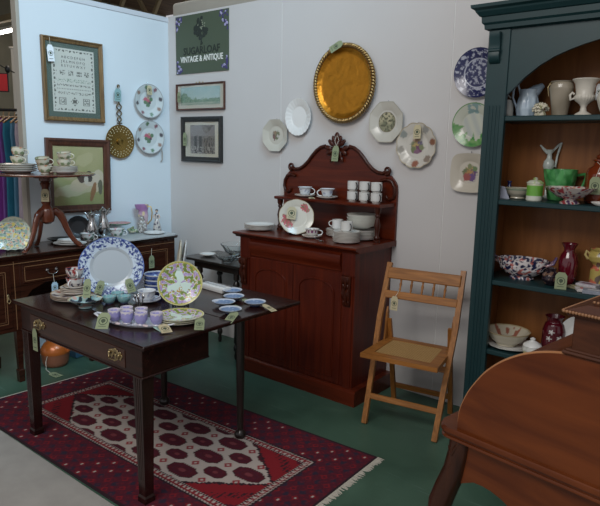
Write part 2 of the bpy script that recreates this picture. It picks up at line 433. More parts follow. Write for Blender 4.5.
# clothes rail
rd = Vector((.777, .629, 0)); vd = Vector((-.629, .777, 0))
t = thing('clothes_rail', 'dark metal clothes rail standing behind the end of left wall panel', 'clothes rail', (-1.35, -.82, 0))
ra = atan2(rd.y, rd.x)
t.rotation_euler = (0, 0, ra)
MB().tube([(-.75, 0, 1.88), (.75, 0, 1.88)], .014, 8).obj('rail', BLACKI, t, 60)
for s in (-1, 1):
    MB().tube([(s*.74, 0, .03), (s*.74, 0, 1.88)], .014, 8).obj('upright', BLACKI, t, 60)
    MB().tube([(s*.74, -.25, .016), (s*.74, .25, .016)], .014, 8).obj('foot', BLACKI, t, 60)
gar = [((.02, .02, .025), 'black'), ((.20, .06, .30), 'violet'), ((.30, .10, .36), 'lilac'), ((.02, .02, .03), 'charcoal'), ((.16, .04, .26), 'deep purple'), ((.012, .012, .018), 'plain black'), ((.38, .09, .46), 'bright purple'), ((.30, .12, .45), 'mauve'), ((.04, .24, .36), 'teal'), ((.14, .34, .50), 'sky blue'), ((.46, .38, .46), 'pale pink patterned')]
whm = mat('hanger_wood', (.35, .19, .07), .5)
for i, (c, nm) in enumerate(gar):
    off = -.30+i*.052
    L = 1.15 if i != 5 else .95
    p = Vector((-1.35, -.82, 1.865))+rd*off
    g = thing('garment', '%s garment hanging on the clothes rail, %s from its left end in view' % (nm, ('first', 'second', 'third', 'fourth', 'fifth', 'sixth', 'seventh', 'eighth', 'ninth', 'tenth', 'eleventh')[i]), 'garment', p, (0, 0, 0), 'garments on the clothes rail')
    g.rotation_euler = (0, 0, atan2(vd.y, vd.x)+random.uniform(-.08, .08))
    MB().tube([(0, 0, .03), (.02, 0, .02), (.012, 0, 0), (0, 0, -.02), (0, 0, -.05)], .003, 6).tube([(-.19, 0, -.10), (-.08, 0, -.055), (0, 0, -.045), (.08, 0, -.055), (.19, 0, -.10)], .009, 6).obj('hanger', whm, g, 60)
    mb = MB(); N = 12; ring = []
    rows = [(-.06, .07, .006), (-.085, .13, .012), (-.115, .2, .015), (-.2, .215, .02), (-.45, .19, .02), (-.8, .21, .024), (-L, .235, .028)]
    rr = []
    for z, w, d in rows:
        ring = []
        for k in range(24):
            a = 2*pi*k/24; fold = .62*(1+.30*sin(a*6+i)*(-z)*.9)
            ring.append(mb.b.verts.new((w*cos(a), d*sin(a)*fold, z)))
        rr.append(ring)
    for A, B in zip(rr, rr[1:]):
        for k in range(24): mb.b.faces.new((A[k], A[(k+1) % 24], B[(k+1) % 24], B[k]))
    mb.b.faces.new(rr[-1])
    mb.b.faces.new(rr[0][::-1])
    o = mb.obj('cloth', mat('cloth_%d' % i, c, .85, noise_s=14, noise_a=.25), g, 60)

# ================================================================ WALL PIECES, LEFT WALL (face +X)
LW = (90, 0, 90)
def frame_mb(w, h, fw, d, prof=1):
    mb = MB(); W2, H2 = w/2, h/2
    steps = [(0, 0), (0, d*.8), (fw*.25, d), (fw*.5, d*.72), (fw*.8, d*.62), (fw, d*.5), (fw, 0)]
    rings = []
    for (i, z) in steps:
        rings.append([mb.b.verts.new((sx*(W2-i), sy*(H2-i), z)) for sx, sy in ((-1, -1), (1, -1), (1, 1), (-1, 1))])
    for A, B in zip(rings, rings[1:]+[rings[0]]):
        for k in range(4): mb.b.faces.new((A[k], A[(k+1) % 4], B[(k+1) % 4], B[k]))
    return mb
GLASSF = mat('picture_glass', (1, 1, 1), .03, trans=1, ior=1.45, alpha=.12)
# sampler
t = thing('framed_sampler', 'large framed cross-stitch sampler with green mount hanging on the left wall', 'picture', (.004, -.902, 2.053), LW)
frame_mb(.492, .595, .032, .028).obj('frame', wood('gilt_brown', (.09, .05, .02), (.22, .13, .05), 'Y', 6, .35, .3), t)
MB().box((-.225, -.272, .002), (.225, .272, .007)).obj('mount', mat('sage_mount', (.085, .115, .095), .8), t)
def sampler(u, v):
    c = (.52, .52, .46); k = (.10, .10, .085); x = u*.345; y = v*.455
    bx = min(u, 1-u)*.345; by = min(v, 1-v)*.455; b = min(bx, by)
    if b < .035:
        if .012 < b < .026:
            s = (y if bx < by else x)*70
            if sin(s*2)*.006+.019-b > -.003 and (s % 2) < 1.3: return k
        return c
    if .36 < v < .375: return (.18, .18, .16) if int(x*150) % 2 else c
    if .58 < v < .66: return mixc(c, k, 1 if nz(x, y, 95) > .05 else .1) if sin(x*95) > -.5 else c
    if .47 < v < .53: return (.22, .28, .22) if nz(x, y, 120, 3) > .12 else c
    if .41 < v < .44: return k if nz(x, y, 160, 5) > .1 else c
    if .28 < v < .32: return k if nz(x, y, 150, 7) > .12 else c
    if v < .26 and v > .09:
        for cx in (.22, .5, .78):
            d = abs(u-cx)*.345; e = abs(v-.17)*.455
            if cx == .5:
                if d+e < .034 and sin(d*220)*sin(e*220+1) > -.2: return k
            elif .022 < max(d, e) < .027 or (max(d, e) < .018 and nz(x, y, 120, 9) > 0): return (.16, .16, .14)
    return c
grid('sampler_cloth', .345, .455, sampler, PRINT, t, .0035, (0, 0, .0095))
ink = mat('stitch_ink', (.12, .12, .11), .8)
for k, s in enumerate(('ABCDEFGH', 'JKLMNOPQ', 'RSTUVWXY')): text('stitched_letters', ' '.join(s), .026, ink, t, (0, .165-.031*k, .0105), sx=1.05, ext=.0004)
MB().box((-.225, -.272, .0125), (.225, .272, .0135)).obj('glass', GLASSF, t)
o = price_tag(t, (-.19, .235, .03), (0, 0, 4), TAGW, .05, .115, [(-.19, .29, .03), (-.188, .235, .032)], 'white paper tag')
# lower picture : plain generic reclining figure and a dog in muted greens
t = thing('framed_picture', 'brown framed green-toned print of a reclining figure and dog behind the round tripod table', 'picture', (.004, -.893, 1.349), (90, 1.0, 90))
frame_mb(.535, .560, .055, .03).obj('frame', wood('oak_frame', (.045, .016, .010), (.10, .036, .02), 'Y', 6, .35, .3), t)
MB().box((-.255, -.27, .002), (.255, .27, .006)).obj('backing', mat('frame_inner', (.22, .15, .07), .5), t)
def pastoral(u, v):
    c = mixc((.26, .27, .11), (.36, .33, .17), v+.5*nz(u, v, 4))
    def el(cx, cy, a, b, ang=0):
        x = u-cx; y = v-cy; X = x*cos(ang)+y*sin(ang); Y = -x*sin(ang)+y*cos(ang); return (X/a)**2+(Y/b)**2 < 1+.5*nz(u, v, 9)
    if el(.40, .26, .40, .11, .12): c = (.42, .38, .24)
    if el(.55, .36, .24, .12, .3): c = (.46, .38, .26)
    if el(.30, .62, .2, .18, -.5): c = (.34, .29, .17)
    if el(.62, .78, .2, .1, .4): c = (.40, .36, .2)
    if el(.88, .42, .13, .2, -.2): c = (.48, .42, .3)
    if el(.74, .44, .18, .12, .2): c = (.50, .43, .33)
    if el(.55, .46, .09, .08): c = (.07, .045, .035)
    if el(.70, .49, .07, .10): c = (.05, .04, .035)
    if el(.64, .43, .04, .07): c = (.5, .46, .38)
    if el(.78, .22, .05, .16, -.3): c = (.26, .13, .06)
    if el(.93, .30, .05, .13): c = (.12, .12, .08)
    return c
grid('print', .42, .445, pastoral, PRINT, t, .004, (0, 0, .009))
MB().box((-.212, -.224, .011), (.212, .224, .012)).obj('glass', GLASSF, t)
# brass skimmer
t = thing('brass_skimmer', 'round pierced brass skimmer with twisted handle hanging on the left wall', 'skimmer', (.012, -.522, 1.616), (90, 0, 90))
mb = MB(); mb.lathe([(.005, .004), (.10, .004), (.130, .012), (.134, .012), (.134, .009), (.10, 0), (.005, 0)], 48)
d = mb.obj('disc', BRASS, t, 40)
mb = MB()
for r, n in ((.117, 28), (.100, 24), (.083, 17)):
    for k in range(n):
        a = 2*pi*k/n+r*40; mb.lathe([(.0042, .0), (.0042, .0022)], 8, M=T(r*cos(a), r*sin(a), .0042+max(0, r-.10)*.28))
mb.obj('piercing', mat('pierced_holes', (.5, .44, .28), .7), t)
MB().lathe([(.03, .004), (.028, .012), (.012, .016), (.002, .017)], 24).obj('boss', BRASS, t, 40)
mb = MB()
def lnk(z0, z1, w):
    for s in (-1, 1):
        mb.tube([(s*w*sin(pi*i/10), z0+(z1-z0)*i/10, .008+.003*s*cos(pi*i/10)) for i in range(11)], .0052, 6)
lnk(.20, .25, .022); lnk(.25, .30, .022); lnk(.155, .20, .018)
mb.tube([(0, .118, .008), (0, .155, .008)], .007, 6); mb.tube([(-.022, .145, .008), (.022, .145, .008)], .006, 6); mb.tube([(0, .30, .008), (0, .43, .008)], .005, 6)
mb.ball((0, .435, .008), .014, (1, 1, .6))
mb.obj('twisted_handle', mat('dark_brass', (.12, .085, .045), .4, .8), t, 60)
price_tag(t, (-.012, .415, .02), (0, 0, -3), TAGT, .06, .10, [(0, .435, .018), (-.012, .415, .022)], 'teal green tag')
# two flowered plates
PK = (.45, .12, .16); GN = (.12, .20, .12); BD = (.10, .09, .10)
def wall_floral(seed):
    random.seed(seed)
    return blobs((.56, .60, .60), ring_blobs(8, .82, .09, [BD, (.25, .12, .14), GN, (.30, .2, .16)], .2)+[(-.12, .02, .16, PK), (.08, .0, .12, PK), (.2, .12, .10, GN), (-.2, -.08, .09, GN), (0, -.2, .11, GN), (.02, .18, .07, (.4, .3, .2)), (.1, -.1, .06, BD)], (.33, .33, .33), .035)
for k, (y, z, lb) in enumerate(((-.234, 1.955, 'flower-sprigged white plate on the left wall, upper of the pair, with cream tag'), (-.233, 1.657, 'flower-sprigged white plate on the left wall, lower of the pair'))):
    t = thing('wall_plate', lb, 'plate', (.012, y, z), LW, 'pair of flowered plates on the left wall')
    p = plate('dish', .146, .138, .02, fn=wall_floral(3), parent=t, nt=96, nr=40)
    MB().tube([(0, .13, .0), (0, .155, -.004)], .002, 6).tube([(0, -.14, .018), (0, -.13, .024)], .0025, 6).obj('hanger_wire', SILVER, t)
    if k == 0: price_tag(t, (0, .125, .026), (-6, 0, -3), TAGC, .05, .075, None, 'cream tag')
    else: MB().tube([(.115, -.08, .015), (.13, -.13, .012), (.135, -.19, .004), (.12, -.2, .002)], .005, 6).obj('ribbon', mat('ribbon', (.35, .33, .3), .8), t)

# ================================================================ BACK WALL (face -Y)
BW = (90, 0, 0)
t = thing('shop_sign', 'green shop sign with a tree and white lettering at top left of the back wall', 'sign', (.4265, -.004, 2.417), BW)
MB().box((-.316, -.232, -.003), (.316, .231, .003)).obj('board', mat('sign_green', (.070, .094, .060), .6), t)
mb = MB(); random.seed(2)
for k in range(46):
    a = random.uniform(0, 2*pi); r = sqrt(random.random()); x = r*cos(a)*.075; y = r*sin(a)*.085
    if y < -.03: x *= 1.15
    if y > .03: x *= .7
    mb.ball((x, .118+y*.95, .004), .017, (1, 1, .18), 8, 6)
mb.tube([(0, .05, .004), (.004, .02, .004), (-.004, -.015, .004)], [.007, .006, .004], 6)
mb.tube([(-.05, .055, .004), (-.03, .06, .004), (-.02, .09, .004)], .004, 6); mb.tube([(.05, .05, .004), (.03, .06, .004), (.02, .09, .004)], .004, 6)
mb.tube([(.004, .015, .004), (.016, .0, .004), (.008, -.012, .004)], .004, 6)
mb.obj('tree_emblem', mat('sign_ink', (.022, .030, .024), .7), t, 60)
mb = MB()
for k in range(14):
    a = random.uniform(0, 2*pi); r = random.random(); mb.ball((r*cos(a)*.055, .12+r*sin(a)*.06, .0055), .007, (1, 1, .3), 6, 4)
mb.obj('tree_highlights', mat('sign_pale', (.25, .28, .2), .7), t, 60)
text('lettering_upper', 'SUGARLOAF', .082, MATS['sign_ink'], t, (0, -.056, .0045), sx=.95, bold=.0012)
text('lettering_lower', 'VINTAGE & ANTIQUE', .066, mat('sign_white', (.75, .75, .7), .6), t, (.0, -.121, .0045), sx=.80, bold=.0012)
random.seed(5)
for sx, sy in ((-1, 1), (1, 1), (-1, -1), (1, -1)):
    big = 1.15 if (sx, sy) == (1, 1) else .9
    mb = MB(); mb2 = MB()
    for k in range(26):
        u = random.random()**1.4; v = random.random()**1.2*(1-u*.75)
        (mb if k % 3 else mb2).ball((sx*(.306-u*.075*big), sy*(.222-v*.125*big), .0035), random.uniform(.007, .013), (1, 1, .2), 7, 5)
    fc = mb.obj('flower_corner', mat('sign_violet', (.06, .05, .15), .7), t, 60); mb2.obj('flower_petals', mat('sign_lavender', (.34, .32, .50), .7), fc, 60)
# two framed pictures
t = thing('framed_watercolour', 'long thin-framed pale green landscape picture below the shop sign', 'picture', (.410, -.004, 1.995), BW)
frame_mb(.588, .218, .016, .02).obj('frame', wood('thin_frame', (.05, .015, .01), (.10, .035, .02), 'X', 6, .35, .3), t)
MB().box((-.283, -.1, .001), (.283, .1, .005)).obj('mount', mat('cream_mount', (.50, .48, .40), .8), t)
def landscape(u, v):
    sky = mixc((.28, .42, .42), (.42, .50, .46), 1-v+.3*nz(u*2, v, 3)); g = (.10, .19, .13); c = sky
    h = .34+.12*nz(u*3, 0, 3)+(.35*exp(-((u-.12)/.1)**2))
    if v < h+.12*nz(u, v, 22): c = mixc(g, (.22, .32, .22), .5+nz(u*2, v, 11))
    if v < .16: c = mixc((.20, .28, .22), (.35, .38, .3), .5+nz(u, v*4, 6))
    return c
grid('watercolour', .48, .145, landscape, PRINT, t, .004, (.0, .006, .0075))
MB().box((-.275, -.095, .0095), (.275, .095, .0102)).obj('glass', GLASSF, t)
mb = MB(); mb.ball((0, .113, .01), .008); mb.ball((-.04, .113, .01), .006); mb.ball((.04, .113, .01), .006); mb.obj('hook', BRASSH, t, 60)
price_tag(t, (-.245, .045, .024), (0, 0, 0), TAGG, .036, .085)
t = thing('framed_engraving', 'black framed grey engraving hanging beneath the long landscape picture', 'picture', (.426, -.004, 1.648), BW)
frame_mb(.498, .372, .042, .025).obj('frame', mat('black_frame', (.018, .018, .017), .35, noise_s=40, noise_a=.8), t)
MB().box((-.215, -.152, .001), (.215, .152, .005)).obj('mount', MATS['cream_mount'], t)
def engraving(u, v):
    c = mixc((.20, .19, .18), (.10, .095, .09), v*.3+.9*nz(u, v, 7)+.2)
    if v > .62 and nz(u, v, 3, 2) > -.1: c = (.22, .21, .21)
    for cx in (.22, .42):
        if abs(u-cx) < .05 and v < .62: c = (.04, .04, .04)
        if abs(u-cx) < .09 and .45 < v < .5: c = (.06, .06, .06)
    if v < .25 and nz(u, v, 16) > .1: c = (.30, .29, .27)
    if .55 < u < .95 and v < .55 and nz(u*1.4, v*.4, 20, 4) > .05: c = (.055, .055, .055)
    return c
grid('engraving', .30, .235, engraving, PRINT, t, .004, (.01, .0, .0075))
MB().box((-.21, -.15, .0095), (.21, .15, .0102)).obj('glass', GLASSF, t)
price_tag(t, (-.19, .055, .026), (0, 0, 0), TAGG, .045, .11)
# small octagonal plate, oval plate
def wplate(name, label, x, z, rx, rz_, depth, fn=None, shape=None, m=CHINA, nr=36, nt=96, tilt=0, relief=0, tg=None, well=.62):
    t = thing(name, label, 'plate', (x+.016, -.012, z-.006), (90, tilt, 0))
    plate('dish', rx, rz_, depth, m, shape, fn, t, nt, nr, relief=relief, well=well)
    MB().tube([(0, rz_*.95, .0), (0, rz_*1.04, -.004)], .002, 6).obj('hanger_wire', SILVER, t)
    return t
wplate('wall_plate', 'small octagonal cream plate with dark flower centre, left of the plain white oval', 1.239, 1.69, .125, .12, .018, blobs((.52, .50, .43), [(-.02, 0, .20, (.10, .08, .06)), (.1, .08, .14, (.16, .17, .10)), (-.1, -.12, .12, (.18, .10, .09)), (.05, -.15, .10, (.14, .16, .09)), (-.08, .15, .1, (.25, .18, .12)), (.13, -.05, .07, (.45, .42, .38))]), lambda t: oct_shape(t, 8, pi/8, .8))
wplate('wall_plate', 'plain white oval embossed plate left of the brass tray', 1.458, 1.82, .118, .131, .018, None, scal(24, .02), CHINA, relief=.0015)
# brass tray
t = thing('brass_tray', 'big oval beaten brass tray with rope-twist edge above the chiffonier', 'tray', (1.868, -.012, 2.025), (90, 0, 0))
def trz(r): return .004
mb = MB(); N = 96; prof = [(0, .006), (.3, .006), (.6, .0065), (.75, .006), (.86, .010), (.90, .026), (.95, .030), (.97, .024), (.93, .006), (.85, .001), (.4, 0)]
rings = []
for r, z in prof:
    if r == 0: rings.append([mb.b.verts.new((0, 0, z))]); continue
    rings.append([mb.b.verts.new((r*.243*cos(2*pi*k/N), r*.253*sin(2*pi*k/N), z+(.0012*sin(6*2*pi*k/N)*sin(r*18) if r < .8 else 0))) for k in range(N)])
for k in range(N): mb.b.faces.new((rings[0][0], rings[1][k], rings[1][(k+1) % N]))
for A, B in zip(rings[1:], rings[2:]):
    for k in range(N): mb.b.faces.new((A[k], B[k], B[(k+1) % N], A[(k+1) % N]))
mb.b.faces.new(rings[-1])
TRAYM = mat('tray_brass', (.50, .22, .022), .34, .85, noise_s=16, noise_a=.25, bump=.5, bscale=26)
mb.obj('tray_dish', TRAYM, t, 60)
mb = MB()
for q in (0, 1):
    mb.tube([((.236+.010*cos(40*2*pi*k/480+q*pi))*cos(2*pi*k/480), (.246+.010*cos(40*2*pi*k/480+q*pi))*sin(2*pi*k/480), .028+.009*sin(40*2*pi*k/480+q*pi)) for k in range(480)], .0075, 6, closed=True)
mb.obj('rope_edge', mat('rope_brass', (.36, .24, .10), .38, .9), t, 60)
price_tag(t, (-.005, .262, .048), (-8, 0, -62), TAGG, .045, .10, [(0, .27, .02), (-.005, .262, .05)])
# platters right of the tray
def scene_fn(x, y, r, t):
    c = (.52, .50, .44)
    if r > .95: return (.42, .40, .33)
    if r < .50:
        c = mixc((.16, .17, .10), (.42, .38, .24), .5+y*1.2+.9*nz(x, y, 4)); 
        if nz(x, y, 9, 2) > .1: c = (.10, .10, .06)
        if r > .46: c = (.14, .11, .06)
    return c
wplate('wall_plate', 'octagonal cream plate with a brown country scene, right of the brass tray', 2.188, 1.777, .128, .133, .018, scene_fn, lambda t: oct_shape(t, 8, pi/8, .8))
random.seed(11)
ffn = blobs((.55, .52, .46), [(.0, .12, .16, (.35, .22, .10)), (-.14, .0, .14, (.17, .19, .10)), (.12, .02, .14, (.12, .10, .16)), (-.04, -.08, .15, (.42, .32, .12)), (.1, -.16, .14, (.16, .06, .12)), (-.16, -.2, .12, (.15, .18, .08)), (.24, -.08, .1, (.18, .2, .1)), (-.04, .28, .1, (.25, .14, .07)), (0, -.28, .09, (.2, .1, .16))]+[(.82*cos(a), .82*sin(a), .13, c) for a, c in ((.2, (.22, .1, .06)), (1.0, (.3, .3, .28)), (2.5, (.25, .27, .25)), (3.4, (.3, .28, .24)), (4.7, (.28, .12, .08)), (5.5, (.25, .2, .16)))], (.40, .34, .24), .03)
t = wplate('wall_plate', 'round scalloped cream plate with fruit and flowers, lower right of the country scene plate', 2.412, 1.632, .137, .139, .02, ffn, scal(12, .05))
price_tag(t, (.01, .125, .03), (-6, 0, 3), TAGC, .05, .085)
def blue_fn(x, y, r, t):
    w = (.40, .42, .50); b = (.018, .022, .085)
    n = nz(x, y, 7)+.6*nz(x, y, 17, 3)
    if .56 < r < .60: return w
    if r > .97: return b
    if r > .6: return mixc(b, w, 1 if n > .28 else (.25 if n > .12 else 0))
    return mixc(b, w, .8 if n > .2 else (.2 if n > 0 else 0))
wplate('wall_plate', 'round dark blue and white transfer plate at top beside the green dresser', 2.778, 2.048, .141, .139, .018, blue_fn, nr=44, nt=128)
def leaf_fn(x, y, r, t):
    c = (.50, .52, .44); 
    n = nz(x, y, 6)
    if y > .5 and abs(x) < .3: c = (.22, .33, .33) if n > -.1 else c
    edge = .62+.16*sin(t*9)+.1*sin(t*17)
    if y < .1 and r > edge+.25*max(0, y+.3): c = mixc((.05, .22, .06), (.20, .36, .14), .5+n)
    if r > .97: c = (.12, .27, .10)
    if r < .55: c = mixc(c, (.42, .45, .42), .5+sin(x*14+y*6)*.5)
    return c
wplate('wall_plate', 'pale round plate edged with green leaves, between the blue plate and square plate', 2.775, 1.755, .128, .127, .02, leaf_fn)
wplate('wall_plate', 'squarish cream plate with fruit centre, lowest plate beside the green dresser', 2.770, 1.477, .122, .122, .02, blobs((.52, .48, .40), [(0, .12, .17, (.38, .26, .08)), (-.18, .02, .15, (.14, .16, .07)), (.16, .0, .16, (.10, .05, .14)), (0, -.1, .18, (.40, .22, .07)), (.1, -.24, .16, (.12, .06, .18)), (-.15, -.22, .15, (.30, .07, .06)), (.25, .2, .1, (.13, .2, .08)), (-.02, .3, .1, (.2, .22, .1))]), lambda t: 1+(sq_shape(t)-1)*.8)

# profile drawn in (y, z) extruded along x ; profile drawn in (x, z) extruded along y
PX = Matrix(((0, 0, 1, 0), (1, 0, 0, 0), (0, 1, 0, 0), (0, 0, 0, 1)))
PY = Matrix(((1, 0, 0, 0), (0, 0, 1, 0), (0, 1, 0, 0), (0, 0, 0, 1)))
# ================================================================ RUG
def rug():
    BL, BR, FR, FL = Vector((.63, -1.0, 0)), Vector((2.765, -.895, 0)), Vector((2.795, -2.015, 0)), Vector((.57, -2.032, 0))
    NX, NY = 440, 216
    MAR = (.070, .004, .016); DK = (.022, .006, .012); RED = (.20, .005, .012); CR = (.42, .365, .33); BLU = (.022, .012, .030)
    L, Wd = 2.17, 1.06
    gx0, gx1, gy0, gy1 = .22, 1.95, .24, .83      # outer edges of the guard stripe; y from the front
    def col(x, y):
        # medallion field inside the guard
        n = nz(x, y, 60)
        e = min(x, L-x, y, Wd-y)
        if e < .012: return DK
        if x < gx0 or x > gx1 or y < gy0 or y > gy1:
            qx, qy = x/.055, y/.055; ix, iy = math.floor(qx), math.floor(qy)
            fx, fy = qx-ix-.5, qy-iy-.5
            if (ix+iy) % 2 == 0 and abs(fx) < .09 and abs(fy) < .13 and (ix*7+iy*3) % 5 < 2: return CR
            b = MAR
            k = abs(fx)+abs(fy)
            if (ix+iy) % 2 == 0 and .22 < k < .36: b = RED
            elif (ix+iy) % 2 and k < .38: b = BLU
            return mixc(b, RED, max(0, n*.8))
        a = min(x-gx0, gx1-x, y-gy0, gy1-y)
        if a < .05:
            s = (x if (y-gy0 < .05 or gy1-y < .05) else y)
            if a < .008: return DK
            if a < .020: return CR if (s*52+a*60) % 1 > .42 else DK
            if a < .026: return RED
            if a < .040: return CR if abs(((s*36) % 1)-.5)*.02+.022 > abs(a-.0) or (s*36) % 1 > .55 else (.18, .01, .02)
            return DK if (s*70) % 1 > .35 else CR
        X = x-gx0-.05; Y = y-gy0-.05; LX = gx1-gx0-.1; LY = gy1-gy0-.1
        # corner triangles, stepped edges
        def corner(cx, cy): return cx/.34+cy/.245
        st = .012
        Xq, Yq = math.floor(X/st)*st, math.floor(Y/st)*st
        cm = min(corner(Xq, Yq), corner(LX-Xq, Yq), corner(Xq, LY-Yq), corner(LX-Xq, LY-Yq))
        if cm < .94:
            if abs(cm-.5) < .11 and abs(n) < .25 and (X*40 % 1) > .5: return DK
            return RED if cm > .16 else MAR
        if cm < 1.0: return DK
        # lattice of octagonal medallions
        px, py = .28, .172
        best = 9; bc = None
        for sh in (0, 1):
            u = (X-.095)/px+.5*sh; v = (Y-LY/2)/py+.5*sh
            fu, fv = u-round(u), v-round(v)
            du, dv = abs(fu)*px, abs(fv)*py
            a_, b_ = (.088, .050) if sh == 0 else (.066, .040)
            k = max(du/a_, dv/b_, (du/a_+dv/b_)/1.5)
            if k < best: best = k; bc = (du, dv, round(u), round(v), sh)
        z = (.5+.5*sin((X+Y)*420))*.07+(.5+.5*sin((X-Y)*420))*.05
        if best < .90+z*.6:
            if best < .14 and sh == 9: return CR
            if best < .24: return (.16, .03, .04)
            if .52 < best < .60: return (.06, .004, .02)
            return mixc((.050, .003, .012), RED, .10+.35*max(0, n))
        if best < .95+z*.6: return DK
        # tiny rosettes between the medallions
        for sh in (0, 1):
            u = (X-.095)/px+.5*sh+.5; v = (Y-LY/2)/py+.5*sh
            fu, fv = (u-round(u))*px, (v-round(v))*py
            d = abs(fu)+abs(fv)
            if d < .024 and d > .009: return (.25, .02, .03)
        return CR
    mb = MB(); vs = []
    for z in (.008,):
        for j in range(NY+1):
            for i in range(NX+1):
                u, v = i/NX, j/NY
                p = (FL*(1-u)+FR*u)*(1-v)+(BL*(1-u)+BR*u)*v
                p.z = .008+.0006*nz(p.x, p.y, 5)
                vs.append(p)
    k = len(vs); W1 = NX+1
    fs = [(j*W1+i, j*W1+i+1, (j+1)*W1+i+1, (j+1)*W1+i) for j in range(NY) for i in range(NX)]
    border = list(range(W1))+[j*W1+NX for j in range(1, NY+1)]+[NY*W1+i for i in range(NX-1, -1, -1)]+[j*W1 for j in range(NY-1, 0, -1)]
    for q in border: p = vs[q].copy(); p.z = .0005; vs.append(p)
    n = len(border)
    for a in range(n):
        b = (a+1) % n; fs.append((border[a], k+a, k+b, border[b]))
    fs.append(tuple(k+a for a in range(n))[::-1])
    me = bpy.data.meshes.new('pile'); me.from_pydata([tuple(v) for v in vs], [], fs)
    cols = []
    for j in range(NY+1):
        for i in range(NX+1): cols += [*col(i/NX*L, j/NY*Wd), 1]
    for q in border: cols += [*DK, 1]
    a = me.color_attributes.new('Col', 'FLOAT_COLOR', 'POINT'); a.data.foreach_set('color', cols)
    me.materials.append(mat('rug_pile', rough=.95, attr=True))
    t = thing('rug', 'crimson patterned oriental rug with cream fringe lying under the dark table', 'rug')
    o = bpy.data.objects.new('pile', me); COL.objects.link(o); o.parent = t
    mb = MB(); random.seed(4)
    for q in range(210):
        v = q/209; p = FR*(1-v)+BR*v; l = random.uniform(.025, .04); d = random.uniform(-.012, .012)
        mb.tube([(p.x-.004, p.y, .005), (p.x+l*.5, p.y+d*.5, .004), (p.x+l, p.y+d, .0025)], [.003, .0028, .0012], 4)
    f = mb.obj('fringe', mat('fringe_cotton', (.52, .49, .42), .9), t)
    mb = MB(); p0, p1 = FL, BL
    mb.box((0, -.004, .001), ((p1-p0).length, .006, .009), M=Matrix.Translation(p0) @ Matrix.Rotation(atan2((p1-p0).y, (p1-p0).x), 4, 'Z')); mb.obj('selvedge', MATS['fringe_cotton'], t)
rug()

# ================================================================ MAIN TABLE
TZ = .760
t = thing('card_table', 'dark mahogany fold-over table with two brass drawer handles standing on the rug', 'table', (1.661, -1.440, 0))
def leaf(y0, y1): return MB().box((-.573, y0, TZ-.02), (.58, y1, TZ), .004)
leaf(-.525, -.0003).obj('top_leaf', DARK, t); leaf(.0003, .525).obj('top_leaf', DARK, t)
mb = MB(); mb.box((-.505, -.512, .605), (.550, -.13, TZ-.02), .002); mb.box((-.51, -.517, .605), (.555, -.13, .613), .002)
mb.obj('apron', DARK, t)
mb = MB(); mb.box((-.40, -.5155, .627), (.43, -.50, .713), .001); mb.obj('drawer_front', wood('drawer_mahogany', (.030, .012, .008), (.06, .022, .013), 'X', 2.5, .25, .4), t)
for x, y in ((-.47, -.482), (.515, -.482)):
    mb = MB(); a, b = .032, .023
    pts = [(-1, -1), (1, -1), (1, 1), (-1, 1)]
    A = [mb.b.verts.new((x+p*a, y+q*a, .612)) for p, q in pts]; B = [mb.b.verts.new((x+p*b, y+q*b, .045)) for p, q in pts]
    Cc = [mb.b.verts.new((x+p*.027, y+q*.027, .034)) for p, q in pts]; D = [mb.b.verts.new((x+p*.027, y+q*.027, .009)) for p, q in pts]
    for P, Q in ((A, B), (B, Cc), (Cc, D)):
        for k in range(4): mb.b.faces.new((P[k], P[(k+1) % 4], Q[(k+1) % 4], Q[k]))
    mb.b.faces.new(D); mb.b.faces.new(A)
    for k in (-1, 0, 1): mb.tube([(x+k*.011, y-.0235, .12), (x+k*.014, y-.0318, .60)], .0022, 4)
    l = mb.obj('leg', DARKZ, t)
for x, y in ((-.250, .225), (.410, .225)):
    MB().lathe([(.024, TZ-.02), (.024, .60), (.0215, .3), (.018, .07), (.017, .055), (.030, .04), (.034, .028), (.028, .012), (.02, .009)], 20, M=T(x, y, 0)).obj('leg', BLACKW, t, 40)
# swan-neck handles with pierced plates
def pierced_handle(parent, x, y, z, s=1):
    mb = MB()
    for sx in (-1, 1):
        for k in range(5):
            a = 2*pi*k/5; mb.ball((x+sx*.032*s+.013*cos(a)*s, y-.002, z+.013*sin(a)*s), .009*s, (1, .25, 1), 8, 5)
    for q in range(-1, 2): mb.ball((x+q*.014*s, y-.002, z+(.012 if q else -.008)*s), .010*s, (1, .25, 1.3), 8, 5)
    mb.ball((x, y-.002, z+.02*s), .010*s, (1, .25, 1), 8, 5); mb.ball((x, y-.002, z-.022*s), .009*s, (1, .25, 1), 8, 5)
    p = mb.obj('handle_plate', BRASSH, parent, 60)
    mb = MB(); mb.tube([(x+sx*.036*s, y-.012-(.008 if abs(sx) < .9 else 0), z+.004*s-zz*s) for sx, zz in ((-1, 0), (-.95, .016), (-.6, .024), (-.25, .020), (0, .022), (.25, .020), (.6, .024), (.95, .016), (1, 0))], .0032*s, 7)
    for sx in (-1, 1): mb.ball((x+sx*.036*s, y-.008, z+.004*s), .007*s)
    mb.obj('bail', BRASSH, p, 60)
    return p
pierced_handle(t, -.303, -.5155, .676); pierced_handle(t, .362, -.5155, .676)
price_tag(t, (-.350, -.522, .645), (90, 0, 0), TAGG, .045, .12, [(-.33, -.52, .67), (-.345, -.524, .655), (-.350, -.523, .642)])

